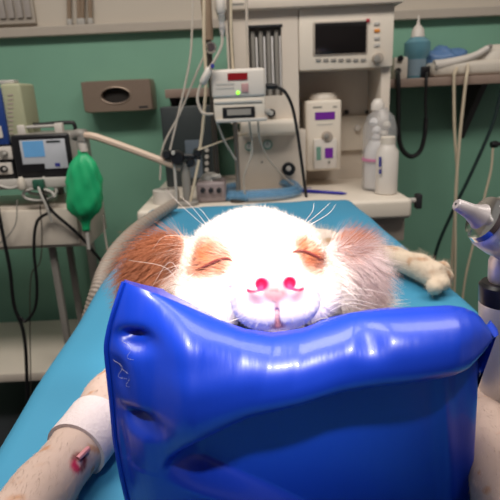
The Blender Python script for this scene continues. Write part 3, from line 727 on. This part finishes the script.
for i in range(NS+1):
    s = i/NS; row = []
    # ridge point for this column
    Xr0, Xr1 = lft[0][0], rgt[0][0]
    xr = Xr0+(Xr1-Xr0)*s; zr = float(interp(xr, ridge[:, 0], ridge[:, 1]))
    for j in range(NT+1):
        tt = j/NT; z = zB+(zr-zB)*tt
        # edges at this relative height
        zl = zB+(lft[0][1]-zB)*tt; zrr = zB+(rgt[0][1]-zB)*tt
        xl_ = float(interp(zl, lx[:, 1], lx[:, 0])); xr_ = float(interp(zrr, rx_[:, 1], rx_[:, 0]))
        x = xl_+(xr_-xl_)*s
        zc = float(interp(x, crease[:, 0], crease[:, 1])) if x >= crease[0][0] else crease[0][1]
        xt = crease[0][0]
        # roll cross-section above the crease
        h = max(1e-4, zr-zc); q = (z-zc)/h
        wl = float(sm(xt-.004, xt+.03, x))                   # how far the fold exists
        # diagonal lower-left limit of the recess
        lim = crease[0][1]-.62*(x-xt)
        inrec = float(sm(-.006, .012, (z-lim)))*1.0 if x > xt else 0
        thick = (.004+.052*min(1, h/.075)**.7)*(1-.45*float(sm(.85, 1, s)))
        bulL = .024*math.sin(PI*min(1, tt))**.7
        if q >= 0:
            c_ = (2*min(1, q)-1)
            bul = .012*(1-q)+thick*.62*max(0, 1-abs(c_)**2.6)**.6
            off = bul*wl+bulL*(1-wl)
        else:
            stepd = float(sm(0, .008, zc-z))
            off_rec = .012*(1-stepd)-.004*stepd
            k_ = wl*inrec
            off = off_rec*k_+bulL*(1-k_)
        # side rounding
        e = min(s, 1-s); rnd = .010*(1-math.sqrt(max(0, 1-(1-min(1, e/.07))**2)))
        # creases near right lower corner
        fold = .004*math.exp(-((x-(at(452, 420, CYF).x+(z-1.0)*-.12))/.006)**2)*(1 if z < zc-.01 else 0)
        off *= .25+.75*float(sm(0, .12, s)) if s < .5 else 1
        y = CYF+.012-off+rnd+dents(x, z)-fold
        y += .0012*math.sin(70*x+40*z)*(1 if q > 0 else .3)
        row.append((x, y, z))
    xr_top, yr_top, zr_top = row[-1]
    # top sheet behind the ridge, dipping under the chin, then back and underside
    xb = row[-1][0]
    dip = math.exp(-((xb-.018)/.06)**2)
    taper = 1-float(sm(.9, 1, s))*.75
    for k in range(1, 15):
        f = k/14
        zz = zr_top-.0535*f-.012*dip*float(sm(0, .45, f))
        row.append((xb*(1-.03*f), yr_top+DEP*f*taper, zz))
    zback = row[-1][2]; yb = row[-1][1]
    for k in range(1, 12):
        f = k/11; xb2 = row[0][0]*f+row[NT+14][0]*(1-f) if False else (row[NT+14][0]*(1-f)+row[0][0]*f)
        row.append((xb2, yb+.012*math.sin(PI*f)+ (yr_top+DEP-yb)*f*.6, zback+(zB-zback)*f))
    y_ = row[-1][1]
    for k in range(1, 8):
        f = k/8; row.append((row[0][0], y_+(row[0][1]-y_)*f, zB))
    rows.append(row)
b_ = bmesh.new(); V = [[b_.verts.new(p) for p in r_] for r_ in rows]; n = len(V[0])
for i in range(NS):
    for j in range(n): b_.faces.new((V[i][j], V[i+1][j], V[i+1][(j+1) % n], V[i][(j+1) % n]))
for rr in (V[0], V[-1]):
    c_ = sum((v.co for v in rr), Vector())/n
    if rr is V[0]: c_.x -= .004
    cv = b_.verts.new(c_)
    for j in range(n): b_.faces.new((rr[j], rr[(j+1) % n], cv))
CUS = thing('vinyl_cushion', 'shiny royal blue vinyl cushion propping up the dog chin', 'cushion', (.02, .36, TZ))
obj('cover', b_, VINYL, CUS, angle=60)
# raised seam along the left front edge and loose threads
pts = [Vector(rows[1][j])+Vector((-.001, -.0005, 0)) for j in range(2, NT+1, 6)]
obj('edge_seam', tb(pts, .0016, n=3, seg=6), VINYL, CUS)
for u, v in ((128, 352), (127, 380), (119, 371)):
    q = at(u, v, CYF-.004)
    obj('loose_thread', tb([q+Vector((-.004, .004, .006)), q+Vector((.002, .001, .002)), q+Vector((-.001, 0, -.004)), q+Vector((.004, .002, -.007))], .00008, seg=4), LGREY, CUS)

# ------------------------------------------------------------------ dog: smooth distance field meshed by surface nets
def smin(a, b, k):
    h = np.clip(.5+.5*(b-a)/k, 0, 1); return b*(1-h)+a*h-k*h*(1-h)
def smax(a, b, k): return -smin(-a, -b, k)
def ell(P, c, r, rot=None):
    q = [P[i]-c[i] for i in range(3)]
    if rot is not None:
        m = np.array(Euler(rot).to_matrix().transposed()); q = [m[i, 0]*q[0]+m[i, 1]*q[1]+m[i, 2]*q[2] for i in range(3)]
    k0 = np.sqrt((q[0]/r[0])**2+(q[1]/r[1])**2+(q[2]/r[2])**2)
    k1 = np.sqrt((q[0]/r[0]**2)**2+(q[1]/r[1]**2)**2+(q[2]/r[2]**2)**2)+1e-9
    return k0*(k0-1)/k1
def cone(P, a, b, r0, r1):
    a = np.array(a); b = np.array(b); ab = b-a; L2_ = float(ab@ab)
    t_ = np.clip(((P[0]-a[0])*ab[0]+(P[1]-a[1])*ab[1]+(P[2]-a[2])*ab[2])/L2_, 0, 1)
    return np.sqrt((P[0]-a[0]-ab[0]*t_)**2+(P[1]-a[1]-ab[1]*t_)**2+(P[2]-a[2]-ab[2]*t_)**2)-(r0+(r1-r0)*t_)
LEGL = [(-.075, .56, .955), tuple(onz(140, 372, .93)), tuple(onz(112, 402, .927)), tuple(onz(88, 435, .925)), tuple(onz(42, 492, .922)), tuple(onz(-5, 548, .92))]
LEGLr = [.045, .030, .0255, .0235, .022, .024]
LEGR = [(.095, .55, .955), tuple(onz(464, 388, .925)), tuple(onz(483, 432, .925)), tuple(onz(514, 500, .924)), tuple(onz(545, 560, .922))]
LEGRr = [.04, .024, .024, .0245, .0245]
HINR = [(.045, .86, .945), tuple(onz(325, 252, .938)), tuple(onz(360, 255, .926)), tuple(onz(395, 259, .921)), tuple(onz(420, 267, .921)), tuple(onz(434, 275, .921))]
HINRr = [.044, .036, .027, .0195, .0195, .0215]
def sdf(P):
    d = ell(P, at(255, 266, .478), (.064, .07, .0555))
    for u, v in ((212, 294), (303, 288)): d = smin(d, ell(P, at(u, v, .452), (.036, .05, .033)), .024)
    for u, v in ((222, 239), (292, 238)): d = smin(d, ell(P, at(u, v, .448), (.022, .02, .013)), .016)      # brows
    d = smin(d, cone(P, at(261, 264, .435), at(273, 287, .362), .033, .0235), .025)
    d = smin(d, ell(P, at(275, 299, .362), (.029, .026, .023)), .012)
    for u, v in ((257, 301), (295, 298)): d = smin(d, ell(P, at(u, v, .3545), (.0185, .0235, .0175)), .012)
    d = smin(d, ell(P, at(278, 327, .372), (.021, .034, .011)), .006)
    # eye sockets and closed lids
    for u, v in ((232, 253), (291, 250)): d = smax(d, -ell(P, at(u, v, .398), (.011, .012, .012)), .014)
    for u, v in ((213, 259), (307, 253)): d = smin(d, ell(P, at(u, v, .437), (.0165, .014, .013)), .008)
    # nose leather
    nose = ell(P, at(275, 290, .3395), (.0185, .0095, .0115))
    for u, v in ((259, 288), (292, 286)): nose = smin(nose, ell(P, at(u, v, .337), (.0078, .0085, .0078)), .004)
    d = smin(d, nose, .004)
    for a, b in (((259, 294), (247, 294)), ((292, 292), (304, 291))): d = smin(d, cone(P, at(*a, .3385), at(*b, .344), .0065, .0075), .006)
    for sx_, (u, v) in ((-1, (261, 285.5)), (1, (290, 284))):
        d = smax(d, -ell(P, at(u, v, .3285), (.0044, .0085, .0042)), .002)
    d = smax(d, -cone(P, at(275.5, 296, .3255), at(277, 312, .3325), .0012, .0012), .0015)
    d = smax(d, -cone(P, at(277, 311, .332), at(278, 325, .336), .0014, .0014), .002)
    # ears
    d = smin(d, ell(P, at(163, 268, .495), (.040, .016, .034), (0, -.5, .25)), .02)
    d = smin(d, ell(P, at(349, 276, .495), (.036, .016, .034), (0, .55, -.25)), .02)
    # neck and trunk
    d = smin(d, cone(P, (.003, .52, 1.01), (0, .62, .972), .056, .066), .03)
    d = smin(d, cone(P, (0, .60, .968), (-.01, .82, .952), .068, .05), .03)
    d = smin(d, ell(P, (-.012, .86, .945), (.08, .07, .042)), .03)
    for L_, R_l in ((LEGL, LEGLr), (LEGR, LEGRr), (HINR, HINRr)):
        for i in range(len(L_)-1): d = smin(d, cone(P, L_[i], L_[i+1], R_l[i], R_l[i+1]), .012)
    hl = [(-.06, .86, .945), (-.12, .74, .93), (-.07, .68, .918)]
    d = smin(d, cone(P, hl[0], hl[1], .038, .022), .015); d = smin(d, cone(P, hl[1], hl[2], .02, .015), .01)
    # toes of the hind paw
    for u, v in ((443, 268), (446, 276), (442, 283), (434, 287)): d = smin(d, ell(P, onz(u, v, .915), (.0125, .0145, .0125)), .007)
    return np.maximum(d, TZ+.002-P[2])
def axis(segs):
    out = [segs[0][0]]
    for a, b, h in segs:
        n_ = max(1, int(round((b-a)/h))); out += [a+(b-a)*(k+1)/n_ for k in range(n_)]
    return np.array(out)
ax_ = axis([(-.34, -.13, .005), (-.13, -.075, .0025), (-.075, .105, .00125), (.105, .15, .0025), (.15, .42, .005)])
ay_ = axis([(.2, .315, .004), (.315, .345, .00085), (.345, .47, .00135), (.47, .54, .003), (.54, 1.0, .006)])
az_ = axis([(.896, .99, .003), (.99, 1.02, .002), (1.02, 1.115, .00115), (1.115, 1.13, .003)])
gx, gy, gz = np.meshgrid(ax_.astype(np.float32), ay_.astype(np.float32), az_.astype(np.float32), indexing='ij')
D = sdf((gx, gy, gz)).astype(np.float32)
def surface_nets(D):
    s_ = D < 0; nx, ny, nz = D.shape
    c8 = [D[i:nx-1+i, j:ny-1+j, k:nz-1+k] for i in (0, 1) for j in (0, 1) for k in (0, 1)]
    cnt = sum((c < 0).astype(np.int8) for c in c8); act = (cnt > 0) & (cnt < 8)
    idx = np.argwhere(act); vid = -np.ones(act.shape, np.int64); vid[act] = np.arange(len(idx))
    vals = np.stack([c[act] for c in c8], 1); corners = np.array([(i, j, k) for i in (0, 1) for j in (0, 1) for k in (0, 1)], float)
    acc = np.zeros((len(idx), 3)); num = np.zeros(len(idx))
    for a in range(8):
        for b in range(a+1, 8):
            if np.abs(corners[a]-corners[b]).sum() != 1: continue
            va, vb = vals[:, a], vals[:, b]; m = (va < 0) != (vb < 0)
            t_ = np.where(m, va/np.where(m, va-vb, 1), 0)
            acc += np.where(m[:, None], corners[a]+(corners[b]-corners[a])*t_[:, None], 0); num += m
    pos = idx+acc/num[:, None]
    quads = []
    for axn in range(3):
        o1, o2 = [(1, 2), (2, 0), (0, 1)][axn]
        sl0 = [slice(None)]*3; sl1 = [slice(None)]*3; sl0[axn] = slice(0, -1); sl1[axn] = slice(1, None)
        a, b = s_[tuple(sl0)], s_[tuple(sl1)]
        e = np.argwhere(a != b); e = e[(e[:, o1] > 0) & (e[:, o2] > 0) & (e[:, o1] < D.shape[o1]-1) & (e[:, o2] < D.shape[o2]-1)]
        f = a[e[:, 0], e[:, 1], e[:, 2]]
        q = []
        for d1, d2 in ((-1, -1), (0, -1), (0, 0), (-1, 0)):
            g = e.copy(); g[:, o1] += d1; g[:, o2] += d2; q.append(vid[g[:, 0], g[:, 1], g[:, 2]])
        q = np.stack(q, 1); q[~f] = q[~f][:, ::-1]; quads.append(q)
    return pos, np.concatenate(quads)
pos, quads = surface_nets(D)
W = np.stack([np.interp(pos[:, i], np.arange(len(a)), a) for i, a in enumerate((ax_, ay_, az_))], 1)
print('DOG verts', len(W), 'faces', len(quads))
# light smoothing
for _ in range(2):
    acc = np.zeros_like(W); cn = np.zeros(len(W))
    for k in range(4):
        a, b = quads[:, k], quads[:, (k+1) % 4]
        np.add.at(acc, a, W[b]); np.add.at(cn, a, 1); np.add.at(acc, b, W[a]); np.add.at(cn, b, 1)
    W = W*.6+.4*acc/cn[:, None]
def cast(u, v, y0=.30, y1=1.1):
    d_ = ray(u, v); ys = np.linspace(y0, y1, 3000); P = [CAM[i]+d_[i]*ys/d_.y for i in range(3)]
    v_ = sdf(P); k = np.argmax(v_ < .0004) if (v_ < .0004).any() else 400
    return np.array([P[0][k], P[1][k], P[2][k]])
def nrm(p, h=.0006):
    g = []
    for i in range(3):
        a = np.array(p, float); b = a.copy(); a[i] += h; b[i] -= h
        g.append(float(sdf([np.array([a[j]]) for j in range(3)])[0]-sdf([np.array([b[j]]) for j in range(3)])[0]))
    g = np.array(g); return g/np.linalg.norm(g)
def noise3(P, sc, seed=0):
    o = np.zeros(len(P)); r_ = np.random.default_rng(seed)
    for k in range(6):
        w = r_.normal(size=3)*sc; o += np.sin(P@w+r_.random()*6.28)
    return o/6
WH = np.array(lin((236, 222, 212))); TAN = np.array(lin((184, 100, 52))); RED = np.array(lin((196, 44, 88))); PINK = np.array(lin((214, 132, 132)))
DEEP = np.array(lin((168, 14, 60))); BRN = np.array(lin((150, 78, 44))); FRE = np.array(lin((176, 122, 80))); PALEP = np.array(lin((222, 196, 192)))
def mixc(C, c, w): return C*(1-w[:, None])+c*w[:, None]
def ss(a, b, x):
    t_ = np.clip((x-a)/(b-a), 0, 1); return t_*t_*(3-2*t_)
anch = {k: cast(*k) for k in ((212, 256), (196, 262), (205, 240), (224, 262), (307, 250), (317, 262), (300, 240), (262, 285), (290, 284), (275, 291), (277, 312), (278, 325), (253, 299), (300, 296), (80, 462), (76, 466))}
def colour(P):
    C = np.tile(WH, (len(P), 1)); n1 = noise3(P, 90, 1); n2 = noise3(P, 260, 2); n3 = noise3(P, 700, 3)
    dist = lambda k: np.linalg.norm(P-anch[k], axis=1)
    head = P[:, 1] < .56
    for k, r_, w in (((205, 240), .014, .55), ((212, 256), .022, .9), ((196, 262), .018, .9), ((224, 262), .012, .8), ((307, 250), .019, .9), ((317, 262), .014, .85), ((300, 240), .012, .55)):
        dd = dist(k)+.005*n1+.003*n2; C = mixc(C, TAN, w*(1-ss(r_*.55, r_*1.1, dd))*np.clip(.75+.35*n2, .3, 1))
    # ears: left orange-brown with dark streaks, right pale pinkish with tan top
    eL = np.array(at(158, 270, .49)); eR = np.array(at(352, 275, .49))
    wl = 1-ss(.036, .05, np.linalg.norm((P-eL)*[1, .7, 1], axis=1)+.004*n1)
    C = mixc(C, np.array(lin((172, 106, 74))), wl*(1-ss(-.006, .006, P[:, 0]-at(183, 270, .48).x+.006*n1+.004*n2))); C = mixc(C, BRN*.6, wl*np.clip(n2*1.6-.25, 0, 1))
    wr = (1-ss(.036, .05, np.linalg.norm((P-eR)*[1, .7, 1], axis=1)))*(P[:, 0] > at(327, 270, .48).x)
    C = mixc(C, np.array(lin((232, 208, 206))), wr*.85); C = mixc(C, BRN*.8, wr*np.clip(n2*1.3-.7, 0, .45))
    tR = np.array(at(344, 239, .50)); C = mixc(C, TAN, (1-ss(.012, .02, np.linalg.norm(P-tR, axis=1)+.004*n1))*.95)
    # trunk patch
    tb_ = np.array(at(335, 242, .74)); C = mixc(C, TAN, (1-ss(.03, .06, np.linalg.norm(P-tb_, axis=1)+.008*n1))*(P[:, 1] > .58))
    # muzzle skin
    near = np.exp(-(dist((275, 291))/.018)**2)
    C = mixc(C, PALEP, np.clip(near*.5, 0, 1))
    for k in ((253, 299), (300, 296)): C = mixc(C, PINK, .55*(1-ss(.003, .009, dist(k)+.0015*n3)))
    C = mixc(C, PINK, .85*(1-ss(.006, .0105, np.linalg.norm((P-anch[(275, 291)])*[.9, .5, 1], axis=1)+.0008*n3)))
    C = mixc(C, PINK, .6*(1-ss(.0008, .0026, np.abs(P[:, 0]-anch[(277, 312)][0])+.0004*n3))*(1-ss(.012, .016, np.abs(P[:, 2]-anch[(277, 312)][2])))*(P[:, 1] < .345))
    C = mixc(C, PINK*.72, .85*(1-ss(.003, .0085, dist((278, 325))+.001*n3)))
    for k in ((262, 285), (290, 284)):
        C = mixc(C, RED, (1-ss(.0045, .0075, dist(k)))); C = mixc(C, DEEP, (1-ss(.0035, .0055, dist(k))))
    for sx_, (u, v) in ((-1, (262, 288.5)), (1, (289, 287))):
        a = cast(u, v); b = cast(u+sx_*14, v+2.5); t_ = np.clip(((P-a)@(b-a))/((b-a)@(b-a)), 0, 1)
        C = mixc(C, RED, (1-ss(.0005, .0018, np.linalg.norm((P-a-t_[:, None]*(b-a))*[1, .12, 1], axis=1)))*(P[:, 1] < .36))
    C = mixc(C, np.array(lin((150, 110, 112))), .8*np.clip(n3*1.6+.1, 0, 1)*(1-ss(.004, .008, np.linalg.norm(P-cast(276, 296), axis=1))))
    # legs: freckles
    leg = (P[:, 2] < .97) & (np.abs(P[:, 0]) > .1)
    C = mixc(C, np.array(lin((190, 166, 154))), leg*.95)
    fr = ss(.34, .5, noise3(P, 170, 9)*.6+noise3(P, 260, 11)*.6)
    C = mixc(C, FRE, fr*leg*.7)
    hindw = leg & (P[:, 1] > .62); C = mixc(C, np.array(lin((222, 206, 184))), hindw*.8); C = mixc(C, FRE, hindw*ss(.15, .4, noise3(P, 150, 21))*.6)
    a = anch[(80, 462)]; C = mixc(C, np.array(lin((120, 56, 60))), 1-ss(.006, .0095, np.linalg.norm(P-a, axis=1)+.001*n3))
    a = anch[(76, 466)]; C = mixc(C, RED, .8*(1-ss(.003, .007, np.linalg.norm(P-a, axis=1))))
    C = mixc(C, PALEP, .6*(1-ss(.001, .0045, np.linalg.norm(P-anch[(80, 462)], axis=1))))
    return np.clip(C, 0, 1)
def mesh_np(name, Vt, Fc, m, parent, colors=None, smooth=True):
    me = bpy.data.meshes.new(name); off = np.array(wloc(parent)); k = Fc.shape[1]
    me.vertices.add(len(Vt)); me.vertices.foreach_set('co', (Vt-off).astype(np.float32).ravel())
    me.loops.add(Fc.size); me.loops.foreach_set('vertex_index', Fc.astype(np.int32).ravel())
    me.polygons.add(len(Fc)); me.polygons.foreach_set('loop_start', np.arange(0, Fc.size, k, dtype=np.int32))
    me.polygons.foreach_set('loop_total', np.full(len(Fc), k, np.int32))
    me.update(calc_edges=True); me.validate()
    me.polygons.foreach_set('use_smooth', np.full(len(me.polygons), smooth))
    if colors is not None:
        a = me.color_attributes.new('col', 'FLOAT_COLOR', 'POINT')
        a.data.foreach_set('color', np.concatenate([colors, np.ones((len(colors), 1))], 1).astype(np.float32).ravel())
    me.materials.append(m); o = bpy.data.objects.new(name, me); COL.objects.link(o); o.parent = parent; return o
DOG = thing('dog', 'white and tan spotted dog asleep on its belly, chin on blue cushion', 'dog', (0, .6, TZ))
Cw = colour(W)
mesh_np('body', W, quads, colmat('dog_coat', .8, .15), DOG, Cw)
# fur
tri = np.concatenate([quads[:, [0, 1, 2]], quads[:, [0, 2, 3]]])
e1 = W[tri[:, 1]]-W[tri[:, 0]]; e2 = W[tri[:, 2]]-W[tri[:, 0]]; cr_ = np.cross(e1, e2); area = np.linalg.norm(cr_, axis=1)/2
FN = cr_/(2*area[:, None]+1e-12); FC = W[tri].mean(1)
noseP = anch[(275, 291)]
eL = np.array(at(158, 270, .49)); eR = np.array(at(352, 275, .49))
inE_L = lambda P: (np.linalg.norm((P-eL)*[1, .7, 1], axis=1) < .047) & (P[:, 0] < at(186, 270, .48).x)
inE_R = lambda P: (np.linalg.norm((P-eR)*[1, .7, 1], axis=1) < .05) & (P[:, 0] > at(326, 270, .48).x)
def fur(name, mask, N, length, rad, flow, lift, label=None, rnd=.25, lj=.4):
    w = area*mask; pick = RNG.choice(len(tri), N, p=w/w.sum())
    r1, r2 = RNG.random(N), RNG.random(N); q = np.sqrt(r1); A_, B_, C_ = W[tri[pick, 0]], W[tri[pick, 1]], W[tri[pick, 2]]
    P = A_*(1-q)[:, None]+B_*(q*(1-r2))[:, None]+C_*(q*r2)[:, None]; Nn = FN[pick]
    F = flow(P); F = F-Nn*(F*Nn).sum(1)[:, None]; F /= np.linalg.norm(F, axis=1)[:, None]+1e-9
    Dv = F*(1-lift)+Nn*lift+RNG.normal(size=(N, 3))*rnd*.5; Dv /= np.linalg.norm(Dv, axis=1)[:, None]
    L_ = length(P)*(1-lj+2*lj*RNG.random(N))
    S1 = np.cross(Dv, Nn); S1 /= np.linalg.norm(S1, axis=1)[:, None]+1e-9; S2 = np.cross(Dv, S1)
    vs = []; segs = 3
    for k in range(segs+1):
        f = k/segs; cpt = P-Nn*.0005+Dv*(L_*f)[:, None]+(F-Nn*.15)*(L_*.35*f*f)[:, None]; rr = rad*(1-f*.85)
        if np.ndim(rad): rr = rr[:, None]
        for a in range(3):
            an = 2*PI*a/3; vs.append(cpt+(S1*math.cos(an)+S2*math.sin(an))*rr)
    Vt = np.stack(vs, 1).reshape(-1, 3); bidx = np.arange(N)[:, None, None]*((segs+1)*3)
    base_ = np.array([[k*3+a, k*3+(a+1) % 3, (k+1)*3+(a+1) % 3, (k+1)*3+a] for k in range(segs) for a in range(3)])
    Fq = (bidx+base_[None]).reshape(-1, 4)
    cc_ = colour(P)*(.86+.28*RNG.random(N))[:, None]; Cc_ = np.repeat(np.clip(cc_, 0, 1), (segs+1)*3, axis=0)
    o = mesh_np(name, Vt, Fq, MATS['fur'], DOG, Cc_); o['kind'] = 'stuff'
    if label: o['label'] = label
    return o
MATS['fur'] = colmat('fur_strands', .6, .3)
BANDC = onz(90, 434, .925)
headm = (FC[:, 1] < .54) & (FC[:, 2] > 1.0)
mL, mR = inE_L(FC), inE_R(FC)
bare = np.linalg.norm((FC-noseP)*[1, .6, 1], axis=1) < .022
toback = lambda P: (P-noseP)*[1, 1.2, 1]+np.array([0, .02, -.01])
fur('head_fur', headm & ~mL & ~mR & ~bare, 26000, lambda P: np.interp(np.linalg.norm(P-noseP, axis=1), [.02, .06, .1, .16], [.0025, .004, .007, .010]), .00016, toback, .32)
fur('ear_fur', mL, 5000, lambda P: np.full(len(P), .022), .00022, lambda P: np.tile([-.75, .1, -.55], (len(P), 1)), .35, 'orange brown fur of the drooping ear', .35)
fur('ear_fur', mR, 7000, lambda P: np.full(len(P), .020), .00024, lambda P: np.tile([.6, .1, -.7], (len(P), 1)), .35, 'pale long fur of the drooping ear', .3)
topm = (np.linalg.norm(FC-np.array(at(344, 240, .50)), axis=1) < .022)
fur('ear_tuft', topm, 1600, lambda P: np.full(len(P), .022), .00022, lambda P: np.tile([.8, .2, .25], (len(P), 1)), .4, 'tan tuft above the pale ear', .35)
fur('body_fur', (FC[:, 1] >= .54), 16000, lambda P: np.interp(P[:, 2], [.92, .98], [.007, .016]), .00025, lambda P: np.tile([.0, .8, -.3], (len(P), 1))+P*[1.5, 0, 0], .35)
fur('leg_fur', (FC[:, 1] < .56) & (FC[:, 2] < .97) & (np.abs(FC[:, 0]) > .08) & (np.linalg.norm(FC-np.array(BANDC), axis=1) > .034), 14000, lambda P: np.full(len(P), .0035), .00016, lambda P: np.tile([0, -1, -.3], (len(P), 1)), .25)
# closed eyes: lid margins following the face
for pts in (((196, 269.5), (203, 267), (211, 263), (220, 259.5), (228, 258.5), (232, 260.5)), ((292, 252.5), (298, 251), (305, 251.5), (312, 254), (319, 257.5), (323, 259.5))):
    Q = [Vector(cast(*p)) + Vector(nrm(cast(*p)))*.0006 for p in pts]
    obj('closed_eyelid', tb(Q, .001, n=5, seg=6, radf=lambda f: .0003+.0011*math.sin(PI*min(1, max(0, f)))**.6), LASH, DOG)
# whiskers: (start px, control px, end px)
wk = [((199, 222), (184, 208), (165, 189), .44), ((202, 222), (192, 207), (180, 196), .44), ((206, 219), (203, 212), (197, 207), .44), ((193, 236), (166, 236), (152, 250), .43), ((182, 292), (166, 268), (128, 260), .40), ((184, 285), (170, 262), (150, 290), .40),
      ((308, 222), (318, 214), (330, 203), .45), ((310, 224), (328, 214), (336, 204), .45), ((306, 221), (312, 212), (314, 203), .45),
      ((322, 300), (350, 288), (398, 296), .38), ((325, 304), (345, 294), (372, 296), .38), ((326, 308), (348, 299), (382, 306), .38), ((328, 312), (350, 303), (378, 309), .38), ((322, 306), (340, 303), (364, 310), .38), ((330, 272), (345, 275), (360, 290), .42),
      ((196, 272), (180, 282), (168, 290), .41), ((240, 318), (225, 322), (214, 316), .345), ((312, 322), (325, 318), (340, 321), .345)]
for a, b, c_, y in wk:
    for q_ in range(30):
        f_ = q_/30; s0 = cast(a[0]+(256-a[0])*f_, a[1]+(266-a[1])*f_, y0=.3, y1=.7)
        if s0[1] < .53 and abs(float(sdf([np.array([c]) for c in s0])[0])) < .003: break
    s0 = Vector(s0)
    m_ = at(*b, s0.y-.006); e = at(*c_, s0.y+.0)
    obj('whisker', tb([s0, m_, e], .00022, n=7, seg=5, taper=.00009), WHISK, DOG)
# tape on the foreleg, moulded on the limb
k = 3; pth = [Vector(LEGL[2]).lerp(Vector(LEGL[3]), .6), Vector(LEGL[3]), Vector(LEGL[3]).lerp(Vector(LEGL[4]), .3)]
bd = obj('bandage', tb(pth, .0245, n=8, seg=28, radf=lambda f: .0276-.0008*f), BAND, DOG)
bd['label'] = 'white tape bandage round the foreleg'
for v in bd.data.vertices:
    if v.co.z+TZ < TZ+.002: v.co.z = .002
q = cast(83, 454); obj('catheter', tb([Vector(q)+Vector((.003, .005, .001)), Vector(q)+Vector((.001, 0, .0012)), Vector(q)+Vector((-.002, -.006, .0005))], .0022, seg=8), mat('pink_catheter', (196, 130, 136), .4), DOG)

# ------------------------------------------------------------------ light
w = bpy.data.worlds.new('world'); S.world = w; w.use_nodes = True; nt = w.node_tree
bg = nt.nodes['Background']; bg.inputs['Color'].default_value = (1, .93, .86, 1); bg.inputs['Strength'].default_value = .24
def area(name, loc, sx, sy, power, col, rot=(0, 0, 0)):
    l = bpy.data.lights.new(name, 'AREA'); l.shape = 'RECTANGLE'; l.size = sx; l.size_y = sy; l.energy = power; l.color = col
    o = bpy.data.objects.new(name, l); COL.objects.link(o); o.location = loc; o.rotation_euler = rot; return o
area('ceiling_lamp', (-.6, .5, 2.7), 1.2, .6, 33, (1, .93, .85))
area('ceiling_lamp', (.9, .5, 2.7), 1.2, .6, 22, (1, .93, .85))
l = bpy.data.lights.new('surgical_lamp', 'SPOT'); l.energy = 225; l.spot_size = math.radians(16.5); l.spot_blend = 1; l.shadow_soft_size = .07; l.color = (1, .96, .92)
o = bpy.data.objects.new('surgical_lamp', l); COL.objects.link(o); o.location = (.05, -.27, 1.98)
tgt = at(262, 272, .41); o.rotation_euler = (tgt-o.location).to_track_quat('-Z', 'Y').to_euler()
vs_ = S.view_settings; vs_.view_transform = 'Standard'; vs_.look = 'None'; vs_.gamma = 1; vs_.exposure = 0; vs_.use_curve_mapping = False
